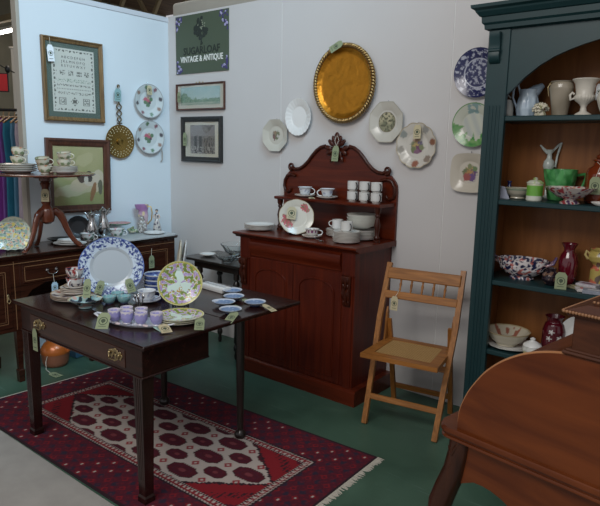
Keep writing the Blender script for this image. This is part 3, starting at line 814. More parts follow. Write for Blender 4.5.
# ================================================================ CHIFFONIER
CX = 1.812
t = thing('chiffonier', 'tall red mahogany chiffonier cupboard with arched carved back against the white wall', 'cupboard', (CX, -.22, 0))
Y0 = .22     # wall in local y
mb = MB(); mb.box((-.503, -.215, .1), (.466, Y0-.004, .975), .003); body = mb.obj('carcass', RED_MAH, t)
mb = MB(); mb.prism([(-.245, 0), (-.245, .085), (-.238, .095), (-.225, .103), (Y0-.004, .103), (Y0-.004, 0)], -.515, .512, PX); mb.obj('plinth', RED_MAHX, t)
mb = MB(); mb.prism([(-.258, .993), (-.264, 1.001), (-.258, 1.009), (Y0-.004, 1.009), (Y0-.004, .972), (-.228, .972), (-.234, .983)], -.545, .497, PX); mb.obj('top', RED_MAHX, t)
mb = MB(); mb.prism([(-.216, .845), (-.222, .85), (-.224, .87), (-.236, .89), (-.240, .92), (-.236, .950), (-.226, .960), (-.216, .968)], -.405, .365, PX)
fr = mb.obj('frieze_drawer', RED_MAHX, t, 30)
for x0, x1 in ((-.506, -.413), (.373, .468)):
    mb = MB(); mb.box((x0, -.224, .828), (x1, -.214, .972), .002); mb.box((x0+.012, -.223, .103), (x1-.012, -.213, .83), .002); mb.obj('pilaster', RED_MAH, t)
for i, (x0, x1) in enumerate(((-.412, -.022), (-.018, .372))):
    d = MB().box((x0, -.222, .11), (x1, -.214, .838), .002).obj('door', RED_MAH, t)
    w = (x1-x0)/2-.055; xc = (x0+x1)/2
    arch = [(-w, .15)]+[(w*-cos(pi*k/14), .70+.075*sin(pi*k/14)) for k in range(15)]+[(w, .15)]
    MB().tube([(xc+a, -.2235, b) for a, b in arch]+[(xc-w, -.2235, .15)], .0055, 6).obj('moulding', RED_MAH, d, 60)
    pts = [(xc+a*.93, b-.0) for a, b in arch[1:-1]]
    MB().prism([(xc-w*.93, .165)]+[(a, b-.012) for a, b in pts]+[(xc+w*.93, .165)], -.2245, -.221, PY).obj('panel', RED_MAH, d)
for x in (-.460, .421):
    mb = MB()
    mb.prism([(-.224, .83), (-.258, .828), (-.262, .80), (-.246, .775), (-.250, .74), (-.256, .72), (-.246, .69), (-.238, .665), (-.242, .65), (-.232, .635), (-.224, .64)], x-.026, x+.026, PX, bev=.004)
    for k in range(5):
        z = .80-k*.034
        for s in (-1, 1): mb.ball((x+s*.015, -.25+.003*k, z), .014-.0015*k, (.8, .8, 1.3), 8, 6)
    mb.tube([(x, -.262, .82), (x+.008, -.258, .78), (x-.006, -.258, .74), (x+.005, -.256, .70), (x, -.244, .65)], .006, 6)
    mb.obj('corbel', wood('carved_mahogany', (.028, .005, .002), (.065, .012, .004), 'Z', 4, .35, .15), t, 50)
# back board outline (local x, z), centre at x=.016
half = [(.0, 1.60), (.07, 1.607), (.10, 1.607), (.14, 1.597), (.18, 1.572), (.215, 1.537), (.25, 1.497), (.29, 1.462), (.33, 1.442), (.37, 1.437), (.40, 1.442), (.425, 1.43), (.455, 1.40), (.473, 1.37), (.478, 1.33), (.478, 1.01)]
out = [(.016+a, b) for a, b in half]; out = out+[(.016-a, b) for a, b in half[::-1] if a > 0]
out = [p for p in out]
MB().prism(out, Y0-.026, Y0-.006, PY, ).obj('back_board', RED_MAHX, t)
CARV = MATS['carved_mahogany']
for s in (-1, 1):
    mb = MB()
    path = [(.10, 1.607), (.14, 1.597), (.18, 1.572), (.215, 1.537), (.25, 1.497), (.29, 1.462), (.33, 1.442), (.37, 1.437), (.395, 1.448)]
    path = [(.016+s*a, Y0-.032, b+.006) for a, b in path]
    mb.tube(path, .0125, 8)
    # volute
    sp = [(.016+s*(.403+.026*(1-k/16*.75)*cos(-1.9+k*.5)), Y0-.034, 1.462+.026*(1-k/16*.75)*sin(-1.9+k*.5)) for k in range(17)]
    mb.tube(sp, [.0115*(1-k/30) for k in range(17)], 8)
    mb.obj('scroll_moulding', CARV, t, 60)
    mb = MB()
    br = [(.36, 1.395), (.40, 1.405), (.44, 1.395), (.463, 1.36), (.468, 1.32), (.460, 1.29), (.43, 1.275), (.41, 1.285), (.405, 1.30)]
    mb.tube([(.016+s*a, Y0-.035, b) for a, b in br], .011, 8); mb.obj('bracket_scroll', CARV, t, 60)
mb = MB()
def lf(x, z, r, a, l=1.9, y=Y0-.038): mb.ball((0, 0, 0), r, (1, .55, l), 10, 8, M=T(x, y, z) @ Matrix.Rotation(rad(a), 4, 'Y'))
lf(.016, 1.67, .022, 0, 1.7); lf(-.010, 1.655, .016, -22); lf(.042, 1.655, .016, 22); lf(-.034, 1.635, .016, -45); lf(.066, 1.635, .016, 45)
lf(.016, 1.62, .03, 0, 1.3); lf(-.055, 1.60, .017, -70); lf(.087, 1.60, .017, 70); lf(-.045, 1.57, .017, -120, 1.6); lf(.077, 1.57, .017, 120, 1.6)
lf(-.01, 1.555, .018, 200); lf(.042, 1.555, .018, 160); lf(.016, 1.545, .02, 0, 2); lf(-.025, 1.525, .013, 30); lf(.057, 1.525, .013, -30)
mb.obj('carved_crest', CARV, t, 60)
MB().prism([(.010, 1.234), (.005, 1.244), (.010, 1.254), (Y0-.027, 1.254), (Y0-.027, 1.234)], -.395, .485, PX).obj('shelf', RED_MAHX, t)
for x in (-.365, .452):
    MB().lathe([(.022, 1.01), (.022, 1.025), (.014, 1.028), (.020, 1.04), (.012, 1.055), (.016, 1.09), (.021, 1.12), (.015, 1.15), (.010, 1.17), (.018, 1.18), (.013, 1.19), (.020, 1.205), (.022, 1.234)], 20, M=T(x, .040, 0)).obj('turned_post', CARV, t, 40)
price_tag(t, (.028, Y0-.062, 1.615), (82, 0, 2), TAGG, .052, .105, [(.016, Y0-.04, 1.695), (.022, Y0-.07, 1.65), (.028, Y0-.062, 1.615)])
MB().tube([(.016, Y0-.04, 1.695), (.05, Y0-.062, 1.65), (.028, Y0-.062, 1.615)], .0012, 5).obj('tag_string', STRING, t)

# ================================================================ FOLDING CHAIR
t = thing('folding_chair', 'golden wooden folding chair with cane seat between the chiffonier and green dresser', 'chair', (2.672, -.395, 0), (0, 0, 9))
def px_(z): return -.175+.335*z/.90
for s in (-1, 1):
    w0, w1 = .212, .226
    MB().tube([(s*w0, px_(0), .002), (s*(w0+.008), px_(.3), .30), (s*(w0+.02), px_(.6), .60), (s*w1, px_(.915), .915)], .017, 4, sq=(1.0, 1.25)).obj('front_post', OAK, t)
    MB().tube([(s*(w0-.028), .235, .002), (s*(w0-.026), .19, .2), (s*(w0-.026), .13, .44), (s*(w0-.022), .095, .58)], .015, 4, sq=(.9, 1.35)).obj('rear_leg', OAK, t)
    MB().prism([(.045, .40), (.10, .41), (.125, .56), (.118, .63), (.10, .655), (.085, .62), (.07, .50)], s*(w0-.008)-.005, s*(w0-.008)+.005, PX).obj('hinge_bracket', OAK, t)
MB().box((-.222, -.016, -.032), (.222, .006, .036), .004, M=T(0, px_(.855)-.006, .855, rx=-18)).obj('top_rail', OAKX, t)
MB().box((-.220, -.012, -.024), (.220, .006, .022), .003, M=T(0, px_(.735)-.004, .735, rx=-18)).obj('lower_rail', OAKX, t)
for k in range(5):
    x = -.135+k*.068
    MB().lathe([(.005, 0), (.007, .015), (.005, .022), (.0085, .045), (.005, .06), (.007, .068), (.005, .08)], 10, M=T(x, px_(.757)-.003, .755, rx=-18)).obj('spindle', OAK, t, 50)
MB().box((-.212, -.012, -.018), (.212, .004, .018), .003, M=T(0, px_(.38), .375, rx=-18)).obj('front_rail', OAKX, t)
MB().box((-.212, -.012, -.017), (.212, .004, .017), .003, M=T(0, px_(.16), .155, rx=-18)).obj('front_stretcher', OAKX, t)
MB().box((-.188, -.004, -.018), (.188, .01, .018), .003, M=T(0, .212, .115, rx=10)).obj('rear_stretcher', OAKX, t)
MB().box((-.188, -.004, -.015), (.188, .01, .015), .003, M=T(0, .155, .36, rx=10)).obj('rear_rail', OAKX, t)
seat = thing('seat', None, None); seat.parent = t; seat.location = (0, -.03, .435)
bpy.data.objects.remove(seat)
mb = MB(); o_ = [(-.225, -.225), (.225, -.225), (.205, .155), (-.205, .155)]; i_ = [(-.165, -.165), (.165, -.165), (.155, .105), (-.155, .105)]
for z0, z1 in ((.430, .456),):
    A = [mb.b.verts.new((x, y-.02, z1)) for x, y in o_]; B = [mb.b.verts.new((x, y-.02, z1)) for x, y in i_]
    A2 = [mb.b.verts.new((x, y-.02, z0)) for x, y in o_]; B2 = [mb.b.verts.new((x, y-.02, z0)) for x, y in i_]
    for k in range(4):
        j = (k+1) % 4
        mb.b.faces.new((A[k], A[j], B[j], B[k])); mb.b.faces.new((A2[k], B2[k], B2[j], A2[j])); mb.b.faces.new((A[k], A2[k], A2[j], A[j])); mb.b.faces.new((B[k], B[j], B2[j], B2[k]))
sf = mb.obj('seat_frame', OAKX, t)
mb = MB()
for k in range(24):
    u = -.157+k*.0137; mb.box((u-.0024, -.185, .449), (u+.0024, .085, .4515))
for k in range(19):
    v = -.18+k*.0146; mb.box((-.16, v-.0022, .4505), (.16, v+.0022, .453))
for k in range(-20, 24, 2):
    for s in (-1, 1):
        x0 = k*.0137; pts = []
        for q in (0, 1):
            pts.append((x0+s*(q-.5)*.26, -.18+q*.26, .452))
        if abs(pts[0][0]) < .155 and abs(pts[1][0]) < .155: mb.tube(pts, .0016, 4)
mb.obj('cane', mat('cane', (.42, .26, .10), .6), t)
MB().box((-.155, -.183, .446), (.155, .083, .4485)).obj('cane_shade_sheet', mat('cane_shadow', (.20, .11, .04), .8), t)  # sheet added below the weave, shade in the holes put into its colour
price_tag(t, (-.145, px_(.70)-.03, .735), (84, 0, -4), TAGC, .045, .085, [(-.135, px_(.757)-.01, .765), (-.145, px_(.72)-.028, .733)], 'cream tag')

# ================================================================ SIDEBOARD (along the left wall, front faces +X)
SZ = .872
t = thing('sideboard', 'long dark inlaid mahogany sideboard standing along the left wall', 'sideboard', (.215, -1.2, 0))
yl, yr = -1.15, .90          # local y extents -> world -2.35 .. -.30
xf = .20
mb = MB(); mb.prism([(xf+.022, SZ-.012), (xf+.028, SZ-.006), (xf+.022, SZ), (-.205, SZ), (-.205, SZ-.022), (xf+.016, SZ-.022)], yl, yr+.01, Matrix(((1, 0, 0, 0), (0, 0, 1, 0), (0, 1, 0, 0), (0, 0, 0, 1)))); mb.obj('top', SIDEW, t)
# local y of sections: left cupboard yl..-.39 ; middle -.39.. .09 ; right .09..yr
mb = MB(); mb.box((-.2, yl+.01, .36), (xf-.004, -.392, SZ-.022), .002); mb.obj('left_cupboard', SIDEW, t)
mb = MB(); mb.box((-.2, .10, .36), (xf-.004, yr, SZ-.022), .002); mb.obj('right_cupboard', SIDEW, t)
mb = MB(); mb.box((-.2, -.392, .66), (xf-.004, .10, SZ-.022), .002); mb.box((-.2, -.392, .36), (-.19, .10, .66)); mb.obj('centre_frame', SIDEW, t)
# arch brackets under the drawer
mb = MB(); mb.prism([(-.392, .66), (-.392, .53), (-.375, .535), (-.355, .555), (-.350, .58), (-.335, .60), (-.31, .625), (-.27, .64), (-.22, .66)], xf-.016, xf-.004, PX); mb.obj('arch_bracket', SIDEW, t); mb = MB()
mb.prism([(.10, .66), (.10, .53), (.083, .535), (.063, .555), (.058, .58), (.043, .60), (.018, .625), (-.022, .64), (-.072, .66)], xf-.016, xf-.004, PX); mb.obj('arch_bracket', SIDEW, t)
INL = mat('pale_inlay', (.22, .11, .05), .4)
def line_rect(mb, y0, y1, z0, z1, x, w=.004):
    for a, b, c, d in ((y0, y1, z0, z0+w), (y0, y1, z1-w, z1), (y0, y0+w, z0, z1), (y1-w, y1, z0, z1)): mb.box((x-.001, a, c), (x+.0008, b, d))
d = MB().box((xf-.006, -.375, .675), (xf+.003, .085, .80), .002).obj('drawer', SIDEW, t)
mb = MB(); line_rect(mb, -.362, .072, .688, .788, xf+.003); mb.obj('inlay', INL, d)
mb = MB(); mb.box((xf-.0045, yl, .812), (xf-.002, yr, .816)); mb.box((xf-.0045, -.43, .37), (xf-.0025, -.426, .83)); mb.box((xf-.0045, .13, .37), (xf-.0025, .134, .83)); mb.obj('stringing', INL, t)
def swan(parent, y, z, s=1):
    mb = MB()
    for k in (-1, 1): mb.lathe([(.013*s, 0), (.013*s, .002), (.006*s, .006), (.006*s, .014), (.002, .015)], 14, M=T(xf+.003, y+k*.033*s, z, ry=90))
    mb.tube([(xf+.014, y+sx*.033*s, z-zz*s) for sx, zz in ((-1, 0), (-1.1, .012), (-.8, .024), (-.4, .026), (0, .030), (.4, .026), (.8, .024), (1.1, .012), (1, 0))], .0034*s, 7)
    return mb.obj('handle', SILVER if s == 1 else BRASSH, parent, 60)
h = swan(d, -.17, .742)
price_tag(h, (xf+.024, -.168, .655), (90, 0, 90), TAGB, .045, .075, [(xf+.014, -.17, .712), (xf+.022, -.168, .652)], 'pale blue tag')
for y0, y1, hy in ((yl+.06, -.455, -.478), (.16, yr-.05, .20)):
    d = MB().box((xf-.006, y0, .39), (xf+.002, y1, .80), .002).obj('door', SIDEW, t)
    mb = MB(); line_rect(mb, y0+.03, y1-.03, .42, .77, xf+.002); line_rect(mb, y0+.045, y1-.045, .435, .755, xf+.002, .002); mb.obj('inlay', INL, d)
    mb = MB(); mb.ball((xf+.004, hy, .60), .012, (.3, .8, 1.6)); mb.tube([(xf+.008, hy, .60), (xf+.012, hy-.012, .575), (xf+.012, hy, .56), (xf+.012, hy+.012, .575), (xf+.008, hy, .60)], .003, 6); mb.obj('drop_handle', BRASSH, d, 60)
price_tag(t, (xf+.024, .645, .735), (90, 0, 90), TAGG, .05, .10, [(xf+.008, .66, .79), (xf+.022, .645, .733)])
for y in (yl+.04, -.415, .125, yr-.03):
    for x in (xf-.024, -.175):
        mb = MB(); pts = [(-1, -1), (1, -1), (1, 1), (-1, 1)]
        lv = [(.022, .36), (.015, .09), (.021, .085), (.018, .002)]
        rr = [[mb.b.verts.new((x+p*a, y+q*a, z)) for p, q in pts] for a, z in lv]
        for P, Q in zip(rr, rr[1:]):
            for k in range(4): mb.b.faces.new((P[k], P[(k+1) % 4], Q[(k+1) % 4], Q[k]))
        mb.b.faces.new(rr[0]); mb.b.faces.new(rr[-1]); mb.obj('leg', SIDEW, t)
# pale cover on right end of the sideboard top
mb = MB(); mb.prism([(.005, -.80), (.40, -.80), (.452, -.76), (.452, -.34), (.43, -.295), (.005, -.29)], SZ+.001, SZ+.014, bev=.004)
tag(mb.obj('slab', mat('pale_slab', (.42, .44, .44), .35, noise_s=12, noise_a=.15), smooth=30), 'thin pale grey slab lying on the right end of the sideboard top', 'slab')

# ================================================================ SMALL SIDE TABLE
t = thing('side_table', 'small black side table with turned legs between the sideboard and chiffonier', 'table', (.97, -.24, 0))
MB().box((-.31, -.19, .725), (.31, .19, .745), .004).obj('top', BLACKW, t)
MB().box((-.24, -.13, .665), (.24, .13, .725), .003).obj('apron', BLACKW, t)
for sx in (-1, 1):
    for sy in (-1, 1):
        MB().lathe([(.022, .725), (.022, .62), (.012, .61), (.024, .59), (.026, .575), (.014, .56), (.017, .53), (.022, .45), (.015, .38), (.024, .36), (.024, .34), (.014, .33), (.017, .2), (.02, .14), (.012, .12), (.022, .1), (.022, .08), (.012, .06), (.016, .03), (.012, .002)], 18, M=T(sx*.20, sy*.105, 0)).obj('leg', BLACKW, t, 40)
GL = mat('clear_glass', (.93, .97, .97), .03, trans=1, ior=1.45)
def gbowl(label, loc, R, H):
    mb = MB(); n = 48
    def sh(t, z): return 1+.05*abs(sin(t*8))*(z/H)
    mb.lathe([(R*.4, 0), (R*.45, .004), (R*.4, .01), (R*.75, H*.4), (R*.95, H*.8), (R*1.08, H), (R*1.02, H), (R*.88, H*.8), (R*.68, H*.42), (R*.3, .016)], n, shape=sh)
    o = mb.obj('glass_bowl', GL, None, 40); o.location = loc; return tag(o, label, 'bowl')
gbowl('large clear cut-glass bowl on the small black side table, behind the shallow one', (.995, -.165, .746), .115, .105)
gbowl('shallow clear glass dish at the front of the small black side table', (1.07, -.345, .746), .085, .055)
saucer('small white saucer at the left end of the small black side table', (.80, -.29, .746), .065, fn=blobs((.6, .6, .58), [], (.5, .42, .3), .05))

# ================================================================ GREEN DRESSER
DF = -.35
t = thing('dresser', 'tall dark green open dresser with cornice and arched top at the right', 'dresser', (3.85, -.19, 0))
lx = -.865; rx = .875; yf = -.16; yb = .165   # local: world x 2.975 .. 4.725 ; y -.35 .. -.025
mb = MB(); mb.box((lx, yf, 0), (lx+.03, yb, 2.20)); mb.obj('side', TEAL, t); MB().box((rx-.03, yf, 0), (rx, yb, 2.20)).obj('side', TEAL, t)
for s in (0, 1):
    x0, x1 = (lx, lx+.110) if s == 0 else (rx-.110, rx)
    mb = MB(); mb.box((x0, yf-.012, 0), (x1, yf+.02, 2.20), .002)
    p = mb.obj('pilaster', TEAL, t)
    mb = MB()
    for k in range(4): mb.box((x0+.022+k*.018, yf-.0165, .2), (x0+.032+k*.018, yf-.012, 1.83), .002)
    mb.obj('reeding', TEAL, p)
    xc = x0+.042
    mb = MB(); mb.prism([(yf-.012, 2.19), (yf-.045, 2.185), (yf-.046, 2.16), (yf-.030, 2.13), (yf-.034, 2.10), (yf-.040, 2.075), (yf-.035, 2.055), (yf-.022, 2.04), (yf-.012, 2.035)], xc-.026, xc+.026, PX, bev=.003)
    mb.tube([(xc-.029, yf-.032, 2.10), (xc+.029, yf-.032, 2.10)], .010, 8)
    mb.obj('corbel', TEAL, p, 40)
# arched spandrel board
arc = [(3.087, 1.84), (3.087, 1.877), (3.12, 1.905), (3.18, 1.965), (3.248, 2.017), (3.314, 2.054), (3.38, 2.08), (3.444, 2.10), (3.507, 2.115), (3.60, 2.13), (3.72, 2.14), (3.85, 2.143)]
pts = [(a-3.85, b) for a, b in arc]; pts = pts+[(-a, b) for a, b in pts[::-1][1:]]
pts = pts+[(rx-.1, 2.2), (lx+.1, 2.2)]
MB().prism(pts, yf-.002, yf+.02, PY).obj('arched_frieze', TEAL, t)
mb = MB(); rr = []
for o_, z in ((0, 2.20), (.018, 2.205), (.020, 2.225), (.030, 2.235), (.032, 2.262), (.040, 2.266), (.055, 2.285), (.058, 2.293), (.074, 2.303), (.076, 2.318)):
    rr.append([mb.b.verts.new(p) for p in ((lx-o_, yb, z), (lx-o_, yf-.012-o_, z), (rx+o_, yf-.012-o_, z), (rx+o_, yb, z))])
for P, Q in zip(rr, rr[1:]):
    for k in range(4): mb.b.faces.new((P[k], P[(k+1) % 4], Q[(k+1) % 4], Q[k]))
mb.b.faces.new(rr[0]); mb.b.faces.new(rr[-1])
mb.obj('cornice', TEAL, t, 15)
MB().box((lx+.03, yb-.012, .1), (rx-.03, yb, 2.19)).obj('back_board', PINE, t)
MB().box((lx+.03, yf+.02, .1), (lx+.036, yb-.012, 2.19)).obj('side_lining', PINE, t); MB().box((rx-.036, yf+.02, .1), (rx-.03, yb-.012, 2.19)).obj('side_lining', PINE, t)
SH = [1.778, 1.352, .923, .536]
for z in SH+[.12]:
    MB().box((lx+.037, yf, z-.026), (rx-.037, yb-.013, z), .004).obj('shelf', TEAL, t)
MB().box((lx, yf-.012, 0), (rx, yf+.02, .12)).obj('base_board', TEAL, t)

# ================================================================ DESK (cylinder-fall bureau, side towards us)
A9 = -9.09
t = thing('bureau', 'polished walnut bureau with rounded cylinder side and carved leg at lower right', 'desk', (3.50, -1.77, 0), (0, 0, A9))
DW = .98; DD = .66     # width (local +y), depth (local +x)
PZX = Matrix(((1, 0, 0, 0), (0, 0, 1, 0), (0, 1, 0, 0), (0, 0, 0, 1)))
cur = [(.05, .752), (.05, .775), (.055, .82), (.076, .876), (.105, .925), (.135, .965), (.18, 1.007), (.237, 1.043), (.292, 1.065), (.35, 1.078), (.42, 1.08), (DD-.03, 1.08), (DD-.03, .752)]
def smooth_curve(P, n=5):
    Q = []
    for i in range(len(P)-1):
        p0, p1, p2, p3 = [Vector((*P[max(0, min(len(P)-1, q))], 0)) for q in (i-1, i, i+1, i+2)]
        for k in range(n):
            u = k/n; v = .5*((2*p1)+(p2-p0)*u+(2*p0-5*p1+4*p2-p3)*u*u+(3*p1-p0-3*p2+p3)*u**3); Q.append((v.x, v.y))
    return Q+[P[-1]]
cur = [cur[0]]+smooth_curve(cur[1:11])+cur[11:]
MB().prism(cur, .012, .035, PZX, bev=0).obj('side_panel', WALNUT, t)
MB().prism(cur, DW-.035, DW-.012, PZX).obj('side_panel', WALNUT, t)
ins = [(a+.004 if a < .3 else a, b-.003) for a, b in cur]
MB().prism(ins, .035, DW-.035, PZX).obj('cylinder_fall', WALNUT, t, 40)
mb = MB(); mb.tube([(a, .018, b+.001) for a, b in cur[1:-1]], .0045, 6); mb.obj('edge_moulding', mat('pale_walnut_edge', (.38, .17, .07), .35), t, 60)
# writing slab ledge with rounded front corners and moulded edge
mb = MB()
def slab(ins_, z0, z1):
    r = .045; p = []
    for cx_, cy_, a0 in ((r-.022, r, 180), (DD-.004-ins_, .0, None), (DD-.004-ins_, DW, None), (r-.022, DW-r, 90)):
        if a0 is None: p.append((cx_, cy_+(ins_ if cy_ == 0 else -ins_)))
        else:
            for k in range(7):
                a = rad(a0+90*k/6); rr = r-ins_; p.append((cx_+rr*cos(a), cy_+rr*sin(a)))
    mb.prism(p, z0, z1, bev=.004)
slab(0, .735, .752); slab(.010, .722, .735); slab(.004, .714, .722)
mb.obj('ledge', WALNUT, t, 40)
# apron with arched cut-out (side and front)
ap = [(.062, .714), (.062, .565), (.080, .575), (.105, .588), (.135, .590), (.165, .587), (.2, .577), (.235, .560), (.27, .535), (.31, .52), (.37, .52), (.42, .535), (.47, .56), (.53, .575), (.58, .565), (.62, .56), (DD-.03, .714)]
MB().prism(ap, .035, .055, PZX).obj('side_apron', WALNUT, t); MB().prism(ap, DW-.055, DW-.035, PZX).obj('side_apron', WALNUT, t)
MB().box((.05, .06, .60), (.07, DW-.06, .714), .002).obj('drawer_front', WALNUT, t)
MB().box((DD-.06, .06, .56), (DD-.04, DW-.06, .714), .002).obj('back_rail', WALNUT, t)
for lxx, s in ((.040, 1), (DD-.06, -1)):
    for ly, q in ((.045, 1), (DW-.045, -1)):
        mb = MB()
        pth = [(.008, 0, .713), (.004, 0, .66), (-.006*1, 0, .60), (-.024, 0, .54), (-.040, 0, .48), (-.048, 0, .40), (-.044, 0, .30), (-.03, 0, .2), (-.022, 0, .12), (-.03, 0, .06), (-.045, 0, .025), (-.05, 0, .008)]
        rr = [.036, .036, .036, .037, .037, .033, .026, .021, .018, .020, .026, .022]
        mb.tube([(lxx+s*a, ly+q*a*.5, z) for a, b, z in pth], rr, 10, sq=(1.15, 1.0))
        l = mb.obj('leg', WALNUTD, t, 60)
        mb = MB()
        for k in range(7):
            z = .70-k*.05; a = [-.002, -.006, -.012, -.03, -.045, -.052, -.05][k]
            mb.tube([(lxx+s*(a-.02), ly-q*.022, z-.02), (lxx+s*(a-.0), ly-q*.034, z-.035), (lxx+s*(a+.02), ly-q*.030, z+.01), (lxx+s*(a+.012), ly-q*.028, z+.028)], [.004, .0085, .007, .003], 6)
        mb.obj('carving', WALNUTD, l, 60)
# ---- wooden box on the bureau
t = thing('wooden_box', 'walnut lidded box with carved rim standing on top of the bureau', 'box', (3.842, -1.822, 1.0815), (0, 0, -9))
bw, bd = .36, .27
mb = MB(); mb.box((0.02, 0.012, .008), (bw-.02, bd-.012, .105), .003); mb.obj('body', BOXW, t)
mb = MB(); mb.box((0, 0, 0), (bw, bd, .010), .004); mb.box((.008, .006, .008), (bw-.008, bd-.006, .016), .003); mb.obj('base_moulding', BOXW, t, 30)
mb = MB(); mb.box((.004, .0, .104), (bw-.004, bd, .113), .003); mb.box((-.004, -.006, .113), (bw+.004, bd+.006, .120), .003)
vs0 = [(.004, .002), (bw-.004, .002), (bw-.004, bd-.002), (.004, bd-.002)]; vs1 = [(.045, .035), (bw-.045, .035), (bw-.045, bd-.035), (.045, bd-.035)]
A = [mb.b.verts.new((x, y, .120)) for x, y in vs0]; B = [mb.b.verts.new((x, y, .134)) for x, y in vs1]
for k in range(4): mb.b.faces.new((A[k], A[(k+1) % 4], B[(k+1) % 4], B[k]))
mb.b.faces.new(B); mb.b.faces.new(A[::-1]); mb.box((.052, .042, .13), (bw-.052, bd-.042, .141), .003)
l = mb.obj('lid', BOXW, t, 20)
mb = MB()
for k in range(46): mb.ball((.0+k*bw/45, -.006, .1165), .0048, u=6, v=4)
for k in range(38): mb.ball((-.004, k*bd/37, .1165), .0048, u=6, v=4)
mb.obj('rim_beading', mat('bead_wood', (.25, .12, .055), .35), l, 60); mb = MB()
for k in range(28): mb.ball((.054+k*(bw-.108)/27, .044, .1415), .0042, u=6, v=4)
mb.obj('lid_beading', mat('bead_wood', (.25, .12, .055), .35), l, 60)
mb = MB()
for z, r in ((.05, .012), (.065, .009), (.035, .009)): mb.ball((.016, .06, z), r, (.7, 1, 1))
mb.obj('side_handle', BOXW, t, 60)
t = thing('pink_pot', 'small pink pot on the lid of the wooden box, cut by the frame edge', 'pot', (3.975, -1.725, 1.2235))
MB().lathe([(.022, 0), (.032, .004), (.036, .015), (.032, .026), (.02, .032), (.004, .034)], 24).obj('pot_body', mat('pink_glaze', (.62, .20, .20), .3), t, 50)

# ================================================================ THINGS ON THE CARD TABLE
T0 = TZ+.0005
_before = set(COL.objects)
def standing(label, cat, x, y, zc, rx_, rz_, depth, yaw, fn, base, tilt=14, shape=None, group=None, nt=128, nr=56, stand=True, name='plate', slabel=None, m=CHINA, well=.62):
    """plate standing on its edge in a small easel; base = height of the surface below"""
    c = cos(rad(tilt)); zc = base+.004+rz_*c+.002
    o = plate(name, rx_, rz_, depth, m, shape, fn, None, nt, nr, well=well)
    o.location = (x, y, zc); o.rotation_euler = (rad(90-tilt), 0, rad(yaw)); tag(o, label, cat, group)
    if stand:
        s = thing('plate_stand', slabel or ('small dark wire plate stand holding the '+label), 'stand', (x, y, base), (0, 0, yaw))
        k = sin(rad(tilt))
        for sx in (-1, 1):
            a = sx*rx_*.35; yb_ = -rz_*k   # bottom of the plate leans towards us
            MB().tube([(a, yb_-.030, .022), (a, yb_-.030, .003), (a, yb_+.0, .003), (a*.6, rz_*.45, .003)], .0022, 6).tube([(a, yb_+.014, .003), (a*.7, .012+rz_*.05, rz_*.95)], .0022, 6).tube([(a*.7, .012+rz_*.05, rz_*.95), (a*.6, rz_*.45, .003)], .0018, 6).obj('wire_side', BLACKI, s)
        MB().tube([(-rx_*.35, yb_+.014, .004), (rx_*.35, yb_+.014, .004)], .002, 6).obj('crossbar', BLACKI, s)
    return o
def willow(x, y, r, t):
    w = (.52, .60, .68); b = (.022, .045, .20)
    e = .74+.05*sin(t*9)+.035*sin(t*23+1)
    n = nz(x, y, 11)+.8*nz(x, y, 25, 4)
    if r > .975: return (.12, .18, .40)
    if r > e:
        return mixc(b, w, 0 if n < -.12 else (.25 if n < .02 else (.55 if n < .10 else 1)))
    if r > e-.05 and n > .25: return mixc(b, w, .35)
    return (.40, .44, .47) if r < .66 else w
random.seed(1)
standing('large oval blue-bordered white platter standing on the dark table', 'platter', 1.352, -1.535, 0, .174, .164, .02, 55, willow, T0, 12, nt=220, nr=90, slabel='dark wire easel behind the large oval blue-bordered platter')
price_tag(bpy.data.objects['plate'], (.085, -.070, .03), (-4, 0, 16), TAGG, .045, .078)
price_tag(bpy.data.objects['plate'], (-.050, -.075, .034), (-4, 0, -20), TAGG, .040, .075)
def grape(x, y, r, t):
    w = (.60, .74, .66); g = (.25, .33, .06); pu = (.34, .22, .48); ye = (.60, .46, .10); n = nz(x, y, 6.5, 1)*1.2; n2 = nz(x, y, 15, 5)
    star = .36+.24*cos(3*(t-pi/2))+.09*sin(t*7+2)+.15*nz(x, y, 7, 9)
    if r > .965: return (.55, .52, .24)
    if r < star: return w
    if r > .90: return mixc(ye, g, .5+n2*2)
    a = (t*6/(2*pi)) % 1
    if n > .12: return mixc(g, (.12, .18, .05), .5+n2)
    if n < -.15: return mixc(pu, (.5, .4, .6), .5+n2*1.5)
    return mixc(ye, (.5, .28, .08), .5+n2*2) if n2 > 0 else w
standing('round majolica plate with green leaves and purple grapes standing on the dark table', 'plate', 1.775, -1.405, 0, .117, .117, .016, 52, grape, T0, 14, nt=160, nr=60, slabel='dark wire easel behind the standing leaf and grape plate')
for k in range(3):
    o = plate('plate', .113, .113, .014, fn=grape, nt=140, nr=48) if k == 0 else bpy.data.objects.new('plate', gp.data)
    if k == 0: gp = o
    else: COL.objects.link(o)
    o.location = (2.00+.003*k, -1.60+.002*k, T0+k*.009); o.rotation_euler = (0, 0, .5*k+.4)
    tag(o, 'leaf and grape majolica plate lying flat on the dark table, %s of its stack' % ('lowest', 'middle', 'topmost')[k], 'plate', 'grape plates lying in a stack')
    if k == 2:
        price_tag(o, (.045, -.105, .0165), (18, 0, -35), TAGG, .045, .10, None)
    if k == 0:
        price_tag(o, (-.060, -.125, .008), (5, 0, 60), mat('tag_aqua', (.42, .60, .56), .6), .038, .085, None, 'pale aqua tag')
